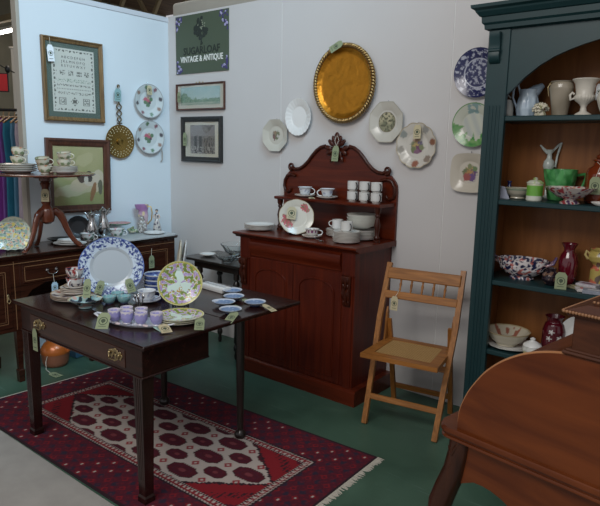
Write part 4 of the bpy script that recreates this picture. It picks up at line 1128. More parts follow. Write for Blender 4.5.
# stacked cups and plates at the left end
IM = [(.20, .03, .03), (.02, .02, .05), (.45, .28, .12)]
random.seed(9)
imf = blobs((.60, .54, .50), ring_blobs(9, .8, .10, [(.30, .10, .06), (.05, .04, .08), (.42, .28, .16)], .3)+ring_blobs(6, .45, .10, [(.35, .14, .10), (.08, .07, .12)], .1), (.38, .22, .09), .05)
stack('plate', 'wide gilt-edged plate beneath the red and black cups, #', 'plate', 'plates under the patterned cups', (1.262, -1.705, T0), 3, .128, .009, fn=imf, depth=.016, nt=72)
stack('saucer', 'small gilt-edged saucer beneath the red and black cups, #', 'saucer', 'saucers under the patterned cups', (1.262, -1.705, T0+.034), 3, .078, .009, fn=imf, depth=.014, nt=60)
def imcup(co):
    t = atan2(co.y, co.x); n = nz(t*1.0, co.z*14, 2.2, 3)
    if co.z > .050: return (.28, .05, .04)
    if n > .25: return (.03, .02, .05)
    if n < -.28: return (.30, .04, .04)
    return (.60, .58, .56)
z = T0+.034+.018+.008
for k in range(2):
    c = cup('teacup', ('red and black patterned teacup, lower of two stacked at left end of dark table', 'red and black patterned teacup, upper of two stacked at left end of dark table')[k], (1.262, -1.705, z+.006+k*.050), .048, .054, .026, -60+40*k, fn=imcup, group='stacked red and black teacups', out=.022)
    if k == 0: saucer('small patterned saucer right under the lower red and black teacup', (1.262, -1.705, z), .060, fn=imf, group=None)
# scalloped bowl
def turq(co):
    t = atan2(co.y, co.x); n = nz(co.x*1., co.y, 26, co.z*20)
    if co.z > .047 and n > -.1: return (.52, .48, .32)
    if n > .22: return (.02, .03, .04)
    if n < -.25: return (.55, .36, .30)
    return (.34, .52, .52)
def sh8(t, z): return 1+.07*abs(sin(t*4))*min(1, z/.05)
mb = MB(); mb.lathe([(.034, 0), (.038, .003), (.033, .010), (.052, .022), (.074, .036), (.092, .049), (.094, .051), (.090, .050), (.070, .038), (.048, .026), (.01, .016)], 96, shape=sh8, dens=.004)
o = mb.obj('footed_bowl', GLAZE, None, 60, loc=(1.462, -1.770, T0)); o.scale = (.86, .86, .95); paint(o, turq); tag(o, 'turquoise scalloped footed bowl with dark flowers in front of the blue-bordered platter', 'bowl')
price_tag(o, (-.035, .045, .150), (70, 0, 38), TAGG, .045, .105)
# three teal bowls
def tealf(co): return (.10, .13, .25) if co.z < .012 else ((.5, .55, .55) if co.z > .036 and nz(co.x, co.y, 60) > .1 else (.22, .42, .44))
for k, (x, y, lb) in enumerate(((1.478, -1.640, 'small teal bowl nearest the footed turquoise bowl, left of three'), (1.525, -1.580, 'small teal bowl at right of the three before the platter'), (1.437, -1.560, 'small teal bowl at the back of the three before the platter'))):
    b = MB().lathe([(.018, 0), (.020, .004), (.030, .014), (.035, .030), (.036, .041), (.034, .041), (.032, .030), (.026, .014), (.006, .009)], 28).obj('small_bowl', GLAZE, None, 60, loc=(x, y, T0)); paint(b, tealf); tag(b, lb, 'bowl', 'three small teal bowls')
# egg cup set
ECX, ECY = 1.895, -1.762
t = thing('egg_cup_tray', 'long white boat-shaped tray with pierced handle holding the lilac egg cups', 'tray', (ECX, ECY, T0), (0, 0, 27))
def boat(name, a, b, h, m, parent=None):
    mb = MB(); n = 40; rr = []
    def pt(k, s, z):
        th = 2*pi*k/n; return (a*s*cos(th)*(1+.0*cos(th)), b*s*sin(th)*(1-.25*cos(th)**2), z)
    for s, z in ((.8, 0), (.9, .004), (1, h), (.97, h), (.86, .007), (.3, .005)): rr.append([mb.b.verts.new(pt(k, s, z)) for k in range(n)])
    for P, Q in zip(rr, rr[1:]):
        for k in range(n): mb.b.faces.new((P[k], P[(k+1) % n], Q[(k+1) % n], Q[k]))
    mb.b.faces.new(rr[0]); mb.b.faces.new(rr[-1]); return mb.obj(name, m, parent, 60)
WH = mat('cool_white_china', (.66, .68, .74), .2, coat=.3)
boat('dish', .175, .075, .014, WH, t)
MB().tube([(-.150, -.02, .014), (-.185, -.022, .028), (-.215, -.008, .036), (-.215, .012, .036), (-.185, .024, .028), (-.150, .02, .014)], .008, 8, sq=(1, .6)).obj('handle', WH, t, 60)
MB().tube([(.150, -.02, .012), (.180, -.02, .018), (.195, 0, .020), (.180, .02, .018), (.150, .02, .012)], .006, 8, sq=(1, .6)).obj('handle', WH, t, 60)
price_tag(t, (-.120, -.080, .068), (44, 0, 12), TAGG, .058, .085, [(-.13, -.06, .04), (-.115, -.08, .064)])
price_tag(t, (.145, -.04, .022), (12, 0, 40), TAGC, .05, .08, None, 'cream tag')
def lil(co):
    if co.z > .054+.003*sin(atan2(co.y, co.x)*9): return (.66, .62, .66)
    return (.34, .32, .60) if co.z > .008 else (.6, .58, .62)
R27 = Matrix.Rotation(rad(27), 3, 'Z')
for k, (a, b, lb) in enumerate(((-.108, -.020, 'first from the left in the front row'), (-.040, -.026, 'second from the left in the front row'), (.032, -.028, 'third from the left in the front row'), (.104, -.014, 'rightmost in the front row'), (-.074, .036, 'left one in the back row'), (.002, .036, 'right one in the back row'))):
    v = R27 @ Vector((a, b, 0))
    o = MB().lathe([(.016, 0), (.019, .002), (.016, .006), (.024, .015), (.0295, .030), (.030, .052), (.0295, .062), (.0275, .062), (.026, .048), (.005, .040)], 48, dens=.004).obj('egg_cup', GLAZE, None, 60, loc=(ECX+v.x, ECY+v.y, T0+.0075)); paint(o, lil)
    tag(o, 'lilac egg cup on white tray, '+lb, 'egg cup', 'lilac egg cups on the tray')
for k, (a, b) in enumerate(((-.072, -.058), (.068, -.056))):
    v = R27 @ Vector((a, b, 0))
    o = MB().ball((0, 0, .006), .014, (1.3, .8, .4)).obj('china_lid', mat('pale_pink_china', (.6, .5, .5), .3), None, 60, loc=(ECX+v.x, ECY+v.y, T0+.008)); tag(o, ('little pinkish china lid on the tray before the left egg cups', 'little pinkish china lid on the tray before the right egg cups')[k], 'lid', 'china lids on the egg cup tray')
t = thing('spoon_rack', 'small silver rack of upright egg spoons behind the lilac egg cups', 'rack', (1.745, -1.640, T0), (0, 0, 20))
MB().lathe([(.024, 0), (.024, .004), (.006, .010), (.004, .06), (.003, .07)], 18).obj('stand', SILVER, t, 50)
for k in range(5):
    a = 2*pi*k/5; MB().tube([(.012*cos(a), .012*sin(a), .008), (.016*cos(a), .016*sin(a), .05), (.020*cos(a), .020*sin(a), .075)], [.0025, .0025, .003], 6).ball((.022*cos(a), .022*sin(a), .086), .008, (1, .6, 1.5), 8, 6).obj('spoon', SILVER, t, 60)
# white cup and saucer
def greyfl(co): return (.34, .36, .46) if .022 < co.z < .05 and nz(co.x, co.y, 50, co.z*40) > .18 else (.62, .64, .66)
saucer('white saucer under the grey-flowered cup, left of the standing grape plate', (1.592, -1.482, T0), .075, WH)
cup('teacup', 'white teacup with grey sprigs on a saucer left of the standing grape plate', (1.592, -1.482, T0+.0085), .047, .056, .026, 60, fn=greyfl, m=WH, fl=1.05, out=.024)
# blue bowls
def blb(co): return (.62, .65, .68) if (co.z > .056 or (co.x**2+co.y**2) < .05**2 and co.z > .022) else mixc((.035, .06, .22), (.12, .18, .40), .5+nz(co.x*3, co.y*3, 22, co.z*60)*1.4)
for k in range(3):
    o = MB().lathe([(.034, 0), (.036, .004), (.056, .018), (.069, .040), (.073, .060), (.071, .060), (.066, .040), (.052, .020), (.01, .011)], 64, dens=.004).obj('blue_bowl', GLAZE, None, 60, loc=(1.470, -1.322, T0+k*.028)) if k == 0 else blue0.copy()
    if k == 0: blue0 = o; paint(o, blb)
    else: COL.objects.link(o); o.location = (1.470+.002*k, -1.322, T0+k*.028)
    tag(o, 'dark blue and white bowl behind the white teacup, %s of the stack' % ('lowest', 'middle', 'topmost')[k], 'bowl', 'stacked blue bowls on the dark table')
o = MB().lathe([(.022, 0), (.022, .008), (.012, .014), (.02, .03), (.016, .05), (.007, .058), (.013, .07), (.010, .082), (.002, .088)], 20).obj('figurine', GLAZE, None, 60, loc=(1.335, -1.285, T0)); paint(o, lambda c: (.6, .34, .26) if nz(c.x, c.y, 70, c.z*50) > .1 else (.58, .52, .44)); tag(o, 'tiny pink and cream figurine between the blue-bordered platter and blue bowls', 'figurine')
# plates seen edge on
for k, (dx, tl, c) in enumerate(((0, 9, CREAM), (.026, 11, CHINA))):
    o = plate('plate', .115, .135, .014, c, nt=64, nr=12); o.location = (1.395+dx*.8, -1.085+dx*.6, T0+.140); o.rotation_euler = (rad(90-tl), 0, rad(-38))
    tag(o, ('pale plate seen edge-on behind the standing grape plate, left of the pair', 'pale plate seen edge-on behind the standing grape plate, right of the pair')[k], 'plate', 'plates standing edge-on on the dark table')
s = thing('plate_stand', 'dark wire stand holding the two plates seen edge-on on the dark table', 'stand', (1.407, -1.077, T0), (0, 0, -38))
for sx in (-1, 1): MB().tube([(sx*.04, -.075, .03), (sx*.04, -.07, .003), (sx*.04, .09, .003), (sx*.04, .062, .12)], .0022, 6).obj('wire_side', BLACKI, s)
MB().tube([(-.04, .062, .12), (.04, .062, .12)], .0022, 6).obj('crossbar', BLACKI, s)
# white block dish with wells
t = thing('white_dish', 'oblong white china dish with round wells at the back of the dark table', 'dish', (1.66, -1.045, T0), (0, 0, -4))
MB().box((-.105, -.035, 0), (.105, .035, .032), .006, seg=2).obj('dish_body', CHINA, t, 30)
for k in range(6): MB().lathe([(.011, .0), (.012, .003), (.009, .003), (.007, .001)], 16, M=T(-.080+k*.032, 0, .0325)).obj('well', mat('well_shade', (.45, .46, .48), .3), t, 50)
# jasper dishes
def jas(co):
    r = sqrt(co.x**2+co.y**2)
    if r > .050: return (.50, .55, .62)
    if co.z > .008 and r < .050: return (.14, .22, .38) if nz(co.x, co.y, 90) < .3 else (.34, .42, .54)
    return (.05, .07, .16)
for k, (x, y, lb) in enumerate(((1.800, -1.045, 'the one farthest back'), (1.905, -1.135, 'second from the back'), (1.955, -1.255, 'leftmost, with pointed lip'), (2.082, -1.335, 'nearest the front'), (2.075, -1.145, 'rightmost, near the table edge'))):
    o = MB().lathe([(.026, 0), (.028, .003), (.026, .007), (.044, .013), (.057, .024), (.058, .026), (.055, .0255), (.044, .016), (.028, .012), (.008, .011)], 48, dens=.004, shape=(lambda t, z: 1+.18*max(0, cos(t-3.6))**8*(z/.025)) if k == 2 else None).obj('blue_dish', GLAZE, None, 60, loc=(x, y, T0)); paint(o, jas)
    tag(o, 'small blue jasper dish with white rim on dark table, '+lb, 'dish', 'blue jasper dishes')
    if k == 1: price_tag(o, (.055, .02, .012), (6, 0, 80), TAGG, .04, .065)
    if k == 3: price_tag(o, (.050, -.012, .020), (14, 0, 22), TAGG, .048, .11)
    if k == 2: price_tag(o, (.06, .01, .012), (6, 0, 70), TAGG, .04, .065)
    if k == 4: price_tag(o, (.055, .006, .018), (10, 0, 80), TAGC, .036, .095, None, 'cream tag')

for _o in COL.objects:
    if _o not in _before and _o.parent is None: _o.location.x += .053; _o.location.y -= .018

# ================================================================ UNDER THE TABLE / SIDEBOARD
t = thing('copper_kettle', 'round shiny copper kettle with paper tag on the green floor under the tables', 'kettle', (.27, -1.30, .001), (0, 0, 30))
COPO = mat('orange_copper', (.46, .12, .022), .3, .2, coat=.3); COPP = mat('pale_copper', (.34, .13, .075), .4, .3)
MB().lathe([(.072, 0), (.082, .006), (.090, .03), (.098, .085), (.100, .095)], 36, capt=False).obj('kettle_base', COPP, t, 50)
MB().lathe([(.100, .095), (.103, .10), (.096, .135), (.074, .168), (.045, .184), (.04, .192), (.036, .192)], 36, capb=False).obj('kettle_body', COPO, t, 50)
MB().lathe([(.040, .193), (.036, .200), (.012, .210), (.010, .219), (.014, .226), (.006, .234)], 24).obj('lid', COPO, t, 50)
MB().tube([(.08, 0, .10), (.115, 0, .125), (.13, 0, .17)], [.018, .012, .009], 10).obj('spout', COPO, t, 60)
MB().tube([(-.06, 0, .16), (-.07, 0, .23), (-.02, 0, .262), (.04, 0, .258), (.07, 0, .20), (.06, 0, .16)], .006, 8).obj('handle', COPP, t, 60)
MB().tube([(.0, -.100, .10), (-.005, -.115, .06), (.01, -.14, .012), (.06, -.17, .004)], .0015, 5).obj('tag_string', STRING, t)
price_tag(t, (.06, -.165, .003), (0, 0, 62), TAGG, .055, .11)
t = thing('storage_box', 'dull blue storage box on the floor beneath the sideboard', 'box', (.13, -.93, .001), (0, 0, 4))
MB().box((-.13, -.22, 0), (.13, .22, .17), .006).obj('box_body', mat('blue_plastic', (.035, .10, .16), .45), t)
MB().box((-.137, -.227, .17), (.137, .227, .185), .005).obj('lid', mat('blue_plastic_lid', (.10, .22, .32), .4), t)

# ================================================================ ON THE SIDEBOARD
S0 = SZ+.001; SL = SZ+.0145
random.seed(3)
def majl(seed, cols, base):
    def f(x, y, r, t):
        n = nz(x, y, 5, seed); m_ = nz(x, y, 9, seed+4)
        if r > .95: return mixc(base, (.2, .2, .15), .3)
        if n > .22: return cols[0]
        if n < -.22: return cols[1]
        if m_ > .2: return cols[2]
        if m_ < -.25: return cols[3]
        return base
    return f
mc = [(.25, .36, .30), (.60, .50, .14), (.55, .28, .20), (.10, .16, .16)]
standing('squarish majolica plate with yellow and green leaves leaning at left of the sideboard top', 'plate', .27, -1.555, 0, .118, .100, .018, 63, majl(1, mc, (.50, .54, .44)), S0, 16, shape=lambda t: 1+(sq_shape(t)-1)*.7+.02*sin(t*16), nt=128, nr=44, slabel='dark stand behind the squarish majolica plate')
standing('round majolica plate with grey-green pattern standing behind the squarish one', 'plate', .12, -1.475, 0, .105, .105, .016, 60, majl(5, [(.30, .38, .34), (.42, .44, .34), (.5, .5, .4), (.20, .26, .24)], (.38, .42, .36)), S0, 14, nt=110, nr=40, slabel='dark stand behind the round grey-green majolica plate')
# tripod table
t = thing('tripod_table', 'small round mahogany tripod table standing on top of the sideboard', 'table', (.345, -1.345, S0))
H = .520
TW = wood('tripod_mahogany', (.07, .018, .010), (.15, .042, .020), 'Z', 3, .25, .45)
MB().lathe([(.02, H-.014), (.315, H-.014), (.325, H-.008), (.325, H-.002), (.318, H), (.306, H-.003), (.01, H-.003)], 72).obj('table_top', wood('tripod_top', (.07, .018, .010), (.15, .042, .020), 'X', 3, .2, .5), t, 30)
MB().box((-.075, -.02, H-.034), (.075, .02, H-.0145), .003, M=T(0, 0, 0, rz=39)).box((-.05, -.06, H-.034), (.05, .06, H-.0145), .003, M=T(0, 0, 0, rz=39)).obj('block', TW, t)
MB().lathe([(.040, H-.034), (.040, H-.05), (.028, H-.06), (.036, H-.07), (.030, H-.085), (.026, H-.10), (.030, H-.16), (.034, H-.20), (.026, H-.215), (.038, H-.235), (.048, H-.255), (.050, H-.30), (.042, H-.33), (.02, H-.345)], 28).obj('column', TW, t, 40)
for a in (68, -72, 180):
    d = Vector((cos(rad(a)), sin(rad(a)), 0))
    pth = [(.02, H-.27), (.055, H-.26), (.085, H-.285), (.105, H-.33), (.125, H-.39), (.150, H-.44), (.178, H-.482), (.200, .022), (.212, .014)]
    if a == 180: pth = [(q*.8, z) for q, z in pth]
    MB().tube([(d.x*q, d.y*q, z) for q, z in pth], [.022, .026, .025, .021, .018, .016, .015, .016, .013], 10, sq=(.7, 1.1)).ball((d.x*pth[-1][0], d.y*pth[-1][0], .010), .016, (1.2, 1.2, .6)).obj('leg', TW, t, 60)
price_tag(t, (.030, -.022, H-.105), (84, 0, 50), TAGC, .05, .085, None, 'cream tag')
TT = S0+H-.0025
crf = blobs((.46, .42, .32), ring_blobs(7, .75, .12, [(.4, .2, .1), (.14, .2, .10), (.36, .3, .18)], .2), (.22, .20, .16), .07)
def crc(co):
    n = nz(co.x, co.y, 34, co.z*26)
    return (.42, .20, .12) if n > .36 else ((.20, .24, .13) if n < -.40 else ((.30, .28, .2) if co.z > .052 else (.54, .49, .38)))
def TP(a, b): return (.345+a*.777-b*.629, -1.345+a*.629+b*.777)     # a to the right in the photo, b away
x, y = TP(-.195, .03)
stack('plate', 'cream dark-edged plate at left of tripod table, #', 'plate', 'cream plates on the tripod table', (x, y, TT), 4, .125, .013, fn=crf, depth=.018, nt=60)
cup('teacup', 'cream floral cup lying tilted, top of the two on the left plates of tripod table', (x-.01, y+.01, TT+.108), .046, .058, .025, 39, CREAM, crc, group='cream floral cups', tilt=-14, hr=.003)
cup('teacup', 'cream floral cup standing upright on the left plates of tripod table', (x+.0, y, TT+.060), .046, .050, .025, 20, CREAM, crc, group='cream floral cups', hr=.003)
x, y = TP(.008, -.02)
cup('teacup', 'cream floral cup standing at the middle of the tripod table top', (x, y, TT+.0005), .046, .058, .025, 30, CREAM, crc, group='cream floral cups', hr=.003)
x, y = TP(-.012, .0)
cup('teacup', 'cream floral cup tilted on top of the middle cup of tripod table', (x+.004, y, TT+.050), .046, .058, .025, 45, CREAM, crc, group='cream floral cups', tilt=12, hr=.003)
x, y = TP(.128, .02)
stack('saucer', 'cream saucer at right of the round tripod table, #', 'saucer', 'cream saucers on the tripod table', (x, y, TT), 4, .085, .010, fn=crf, depth=.016, nt=52)
cup('teacup', 'cream floral cup standing on the right saucers of tripod table', (x-.006, y, TT+.047), .046, .052, .025, 40, CREAM, crc, group='cream floral cups', hr=.003)
cup('teacup', 'cream floral cup tilted, topmost on the right saucers of tripod table', (x+.006, y, TT+.093), .046, .052, .025, 30, CREAM, crc, group='cream floral cups', tilt=10, hr=.003)
# dishes beneath
o = plate('dish', .115, .085, .022, mat('black_glaze', (.02, .025, .025), .15, coat=.3), nt=56, nr=12); o.location = (.125, -1.115, S0); o.rotation_euler = (0, 0, .7); tag(o, 'oval black dish lying under the tripod table on the sideboard', 'dish')
for k in range(3):
    R_ = (.118, .085, .080)[k]
    o = plate('dish', R_, R_*.75, .014, CHINA, nt=56, nr=12); o.location = (.290-.01*(k > 0), -1.155, S0+(0, .012, .022)[k]); o.rotation_euler = (0, 0, .72)
    tag(o, ('large oval white dish, lowest of the stack in front of the black dish', 'small oval white dish, middle of the stack in front of the black dish', 'small oval white dish, topmost of the stack in front of the black dish')[k], 'dish', 'white oval dishes on the sideboard')
def sprig(co):
    n = nz(co.x, co.y, 34, co.z*30)
    return (.45, .18, .18) if n > .3 else ((.12, .2, .15) if n < -.32 else (.62, .62, .60))
cup('teacup', 'white flower-sprigged cup in front of the silver jugs', (.20, -.955, S0), .052, .055, .028, 30, CHINA, sprig, fl=1.06)
cup('teacup', 'white flower-sprigged cup in front of the pink cake stand', (.25, -.735, SL), .055, .060, .030, 35, CHINA, sprig, fl=1.06)
o = plate('tray', .085, .085, .008, mat('black_tin', (.015, .017, .02), .25), nt=60, nr=12); o.location = (.055, -.945, S0+.088); o.rotation_euler = (rad(80), 0, rad(62)); tag(o, 'round black tray leaning on the wall behind the silver jugs', 'tray')
def jug(label, x, y, sc, rz):
    t = thing('silver_jug', label, 'jug', (x, y, S0), (0, 0, rz)); s = sc
    MB().lathe([(.035*s, 0), (.038*s, .006*s), (.028*s, .018*s), (.050*s, .055*s), (.052*s, .08*s), (.032*s, .13*s), (.022*s, .165*s), (.028*s, .20*s), (.026*s, .20*s), (.018*s, .165*s), (.01*s, .1*s)], 28).obj('jug_body', SILVER, t, 60)
    MB().tube([(.020*s, 0, .165*s), (.035*s, 0, .195*s), (.050*s, 0, .215*s)], [.012*s, .010*s, .004*s], 8).obj('spout', SILVER, t, 60)
    MB().tube([(-.024*s, 0, .19*s), (-.055*s, 0, .195*s), (-.068*s, 0, .15*s), (-.060*s, 0, .10*s), (-.045*s, 0, .07*s)], .0045*s, 8).obj('handle', SILVER, t, 60)
    MB().lathe([(.026*s, .2*s), (.018*s, .212*s), (.004*s, .22*s), (.006*s, .228*s), (.001, .232*s)], 20).obj('lid', SILVER, t, 60)
jug('tall silver jug with pointed spout on the sideboard, right of the two', .115, -.765, 1.05, 40); jug('silver jug with looped handle on the sideboard, left of the two', .145, -.885, .95, 235)
# cake stand
t = thing('cake_stand', 'pink-topped cake stand with green edge on the sideboard', 'cake stand', (.105, -.615, SL))
MB().lathe([(.045, 0), (.045, .005), (.018, .012), (.012, .03), (.015, .055), (.03, .066)], 28).obj('foot', CHINA, t, 50)
MB().lathe([(.03, .066), (.075, .070), (.095, .080), (.095, .083), (.09, .083)], 36, capb=False, capt=False).obj('rim', mat('green_glaze', (.14, .30, .20), .2, coat=.3), t, 50)
MB().lathe([(.02, .076), (.088, .080), (.090, .084), (.02, .084)], 36).obj('pink_top', mat('rose_glaze', (.50, .15, .13), .25), t, 50)
# green leafy ornament, lace figure, pink jug, lady
t = thing('leafy_ornament', 'low green leafy china ornament right of the pink cake stand', 'ornament', (.20, -.56, SL)); random.seed(8)
mb = MB()
for k in range(26):
    a = random.uniform(0, 2*pi); r = random.uniform(0, .045); mb.ball((r*cos(a), r*sin(a), .012+random.uniform(0, .05)*(1-r/.06)), random.uniform(.009, .015), (1, 1, .8), 7, 5)
o = mb.obj('leaves', GLAZE, t, 60); paint(o, lambda c: (.20, .30, .16) if nz(c.x, c.y, 40, c.z*40) > 0 else (.42, .40, .28))
t = thing('lace_figurine', 'frilly white lace china figurine in front of the tall pink jug', 'figurine', (.215, -.475, SL)); mb = MB()
for k in range(60):
    z = random.uniform(0, .13); r = .034*(1-z/.16)+.004; a = random.uniform(0, 2*pi); mb.ball((r*cos(a), r*sin(a), z+.008), random.uniform(.006, .011), (1, 1, 1.1), 7, 5)
mb.lathe([(.03, 0), (.028, .05), (.014, .11), (.004, .14)], 16)
o = mb.obj('lace_body', GLAZE, t, 60); paint(o, lambda c: (.5, .48, .46) if nz(c.x, c.y, 60, c.z*50) > -.15 else (.20, .17, .15))
t = thing('pink_jug', 'tall pink and purple vase-shaped jug with gold handle behind the lace figurine', 'jug', (.10, -.375, SL), (0, 0, 40))
b = MB().lathe([(.030, 0), (.034, .006), (.026, .02), (.034, .06), (.042, .12), (.038, .16), (.048, .215), (.044, .215), (.034, .16), (.01, .1)], 48, dens=.005, shape=lambda t, z: 1+(.45*max(0, cos(t-pi))**3*(z > .17))).obj('jug_body', GLAZE, t, 60)
paint(b, lambda c: mixc((.56, .40, .44), (.34, .17, .36), (c.z-.12)/.06) if nz(c.x, c.y, 30, c.z*20) < .3 else (.62, .5, .3))
MB().tube([(.034, 0, .20), (.065, 0, .20), (.075, 0, .15), (.068, 0, .09), (.034, 0, .05)], .005, 8).obj('handle', mat('gilt', (.62, .42, .16), .35, .6), t, 60)
t = thing('lady_figurine', 'white and dark china figurine of a standing lady at right end of the sideboard', 'figurine', (.10, -.228, S0-.001)) if False else thing('lady_figurine', 'white and dark china figurine of a lady standing at the right end of the sideboard', 'figurine', (.225, -.332, SL), (0, 0, 45))
MB().box((-.035, -.028, 0), (.035, .028, .010), .003).obj('plinth', mat('dark_plinth', (.05, .04, .035), .4), t)
b = MB().lathe([(.030, .010), (.032, .02), (.026, .06), (.018, .09), (.011, .105), (.015, .125), (.016, .14), (.008, .150), (.006, .158)], 48, dens=.004, shape=lambda t, z: 1+.08*sin(t*9)*(z < .09)).obj('dress', GLAZE, t, 60); paint(b, lambda c: (.10, .09, .12) if nz(c.x, c.y, 50, c.z*40) > .2 else (.50, .47, .44))
MB().ball((0, 0, .168), .011).obj('head', mat('china_skin', (.6, .45, .36), .4), t, 60)
MB().ball((0, .003, .174), .0125, (1, 1, .8)).obj('hair', BLACKI, t, 60)
for s in (-1, 1): MB().tube([(s*.014, 0, .14), (s*.026, -.006, .12), (s*.016, -.016, .105)], [.0055, .005, .004], 7).obj('arm', MATS['china_skin'], t, 60)
saucer('flat white plate lying on the pale slab in front of the lady figurine', (.325, -.435, SL), .085, CHINA, depth=.010)

# ================================================================ ON THE CHIFFONIER
C0 = 1.0095
gb = blobs((.66, .65, .61), [], (.40, .34, .27), .05)
stack('plate', 'brown-rimmed white plate at left end of chiffonier top, #', 'plate', 'plates at the left of the chiffonier', (1.352, -.292, C0), 4, .112, .009, fn=gb, depth=.014)
def rosep(x, y, r, t):
    c = (.60, .58, .50)
    if r > .955: return (.42, .36, .24)
    for bx, by, br in ((.45, .55, .22), (-.58, -.22, .24), (-.38, -.5, .2), (.62, .38, .13), (-.68, .02, .13)):
        d = sqrt((x-bx)**2+(y-by)**2)
        if d < br*(1+.5*nz(x, y, 11)): return (.52, .12, .15) if nz(x, y, 14, 2) < .12 else (.16, .24, .12)
    if abs(x+.22) < .2 and -.1 < y < .55: return c
    return c
o = standing('cream plate with pink roses standing on the chiffonier top', 'plate', 1.685, -.285, 0, .119, .119, .018, 38, rosep, C0, 13, shape=scal(10, .02), nt=120, nr=44, slabel='small dark stand behind the pink rose plate', well=.66)
price_tag(o, (-.028, .065, .026), (-3, 0, -6), mat('tag_sand', (.46, .42, .28), .8), .062, .085, None, 'sand coloured tag')
purp = lambda co: (.20, .05, .14) if (.028 < co.z < .046 and sin(atan2(co.y, co.x)*11) > .1) else (.60, .58, .54)
saucer('white saucer under the purple-flowered teacup in front of the rose plate', (1.850, -.320, C0), .068, fn=blobs((.58, .56, .5), ring_blobs(8, .78, .10, [(.25, .08, .14)], 0), (.4, .3, .2), .05))
c = cup('teacup', 'white teacup with purple flowers on a saucer before the rose plate', (1.850, -.320, C0+.0085), .044, .052, .022, 38, fn=purp, fl=1.1)
MB().tube([(1.905, -.345, 1.006), (1.98, -.375, 1.005), (2.03, -.40, 1.004)], .004, 6).obj('spoon_x', SILVER) if False else None
t = thing('teaspoon', 'small silver teaspoon lying between the purple cup and plate stack', 'spoon', (1.935, -.375, C0+.001), (0, 0, -25))
MB().tube([(-.06, 0, .003), (.02, 0, .004), (.05, 0, .003)], [.0025, .002, .003], 6).ball((.062, 0, .003), .013, (1.3, .8, .22), 10, 6).obj('spoon', SILVER, t, 60)
greyc = lambda co: (.62, .61, .58)
BLACKG = mat('black_glaze_handle', (.02, .02, .022), .2)
def blackleaf(co):
    t_ = atan2(co.y, co.x)
    return (.05, .05, .05) if abs(((t_+1.05-co.z*12)+pi) % (2*pi)-pi) < .10+.2*max(0, .05-abs(co.z-.035))*4 and .012 < co.z < .062 else (.60, .60, .58)
SHZ = 1.2545
for k, (x, lb) in enumerate(((1.620, 'left of the two on the chiffonier shelf'), (1.815, 'right of the two on the chiffonier shelf'))):
    saucer('white saucer on the chiffonier shelf, '+lb.replace('two', 'two saucers'), (x, -.115, SHZ), .075, fn=blobs((.58, .57, .54), [], (.42, .38, .3), .05), group='saucers on the chiffonier shelf')
    cup('teacup', 'white flared teacup with grey sprigs, '+lb, (x, -.115, SHZ+.0085), .044, .062, .022, (38, 218)[k], fn=greyfl, fl=1.2, group='teacups on the chiffonier shelf', belly=.85)
price_tag(bpy.data.objects['saucer'], (0, 0, 0)) if False else None
o = thing('loose_tag', 'small cream paper tag lying between the two teacups on the chiffonier shelf', 'tag', (1.725, -.17, SHZ+.002), (8, 0, 50)); price_tag(o, (0, .03, 0), (0, 0, 0), TAGC, .04, .06)
for i, x in enumerate((2.025, 2.118, 2.208)):
    for j in range(2):
        cup('mug', 'white black-handled mug on the chiffonier shelf, %s one of the %s row' % (('left', 'middle', 'right')[i], ('lower', 'upper')[j]), (x, -.115, SHZ+j*.067), .0365, .066, .026, -25, fn=greyc, m=BLACKG, group='stacked mugs on the chiffonier shelf', straight=True, out=.013, z0=.2, cat='mug', hr=.0036) if True else None
stack('plate', 'white plate in back right stack on chiffonier, #', 'plate', 'plates at back right of the chiffonier', (2.125, -.138, C0), 6, .098, .010, depth=.016, fn=gb)
for k in range(3):
    o = MB().lathe([(.05, 0), (.055, .004), (.085, .018), (.100, .05), (.098, .05), (.08, .022), (.01, .012)], 44).obj('soup_bowl', mat('ivory_bowl', (.66, .66, .60), .2, coat=.3), None, 60, loc=(2.118, -.136, C0+.078+k*.020)) if k == 0 else sb.copy()
    if k == 0: sb = o
    else: COL.objects.link(o); o.location = (2.118, -.136, C0+.078+k*.020)
    tag(o, 'wide ivory bowl at back right of the chiffonier top, %s of the stack' % ('lowest', 'middle', 'topmost')[k], 'bowl', 'ivory bowls on the chiffonier')
stack('plate', 'small white plate in front stack on chiffonier, #', 'plate', 'front stack of small plates on the chiffonier', (2.13, -.325, C0), 8, .088, .0085, depth=.013, fn=gb)
cup('mug', 'white straight mug with thin black handle standing on the front stack of plates', (2.13, -.325, C0+.069), .038, .066, .025, -25, fn=greyc, m=BLACKG, straight=True, out=.016, z0=.2, cat='mug', hr=.003)
stack('saucer', 'white saucer in small stack behind the rose plate, #', 'saucer', 'saucers at the back of the chiffonier', (1.925, -.135, C0), 5, .078, .009, depth=.013, fn=gb)
cup('mug', 'white mug standing on the small stack of saucers behind the rose plate', (1.925, -.135, C0+.045), .037, .070, .025, 200, CHINA, straight=True, z0=.3, cat='mug')

# ================================================================ IN THE GREEN DRESSER
def pot(name, label, cat, x, y, z, prof, m, n=36, fn=None, shape=None, rz=0, handles=(), body='vessel', hm=None):
    t = thing(name, label, cat, (x, y, z+.0005), (0, 0, rz))
    b = MB().lathe(prof, 96 if fn else n, shape=shape, dens=.004 if fn else 0).obj(body, GLAZE if fn else m, t, 55)
    if fn: paint(b, fn)
    for h, r_ in handles: MB().tube(h, r_, 8).obj('handle', hm or m, t, 60)
    return t
D1, D2, D3, D4 = 1.778, 1.352, .923, .536
pot('small_jug', 'small white embossed jug at the left end of the top dresser shelf', 'jug', 3.052, -.20, D1, [(.026, 0), (.030, .004), (.029, .03), (.026, .07), (.024, .09), (.022, .09), (.02, .05), (.005, .02)], mat('off_white', (.46, .46, .42), .3), handles=[([(-.024, 0, .08), (-.03, 0, .12), (-.012, 0, .125), (.01, 0, .10)], .004)], rz=30)
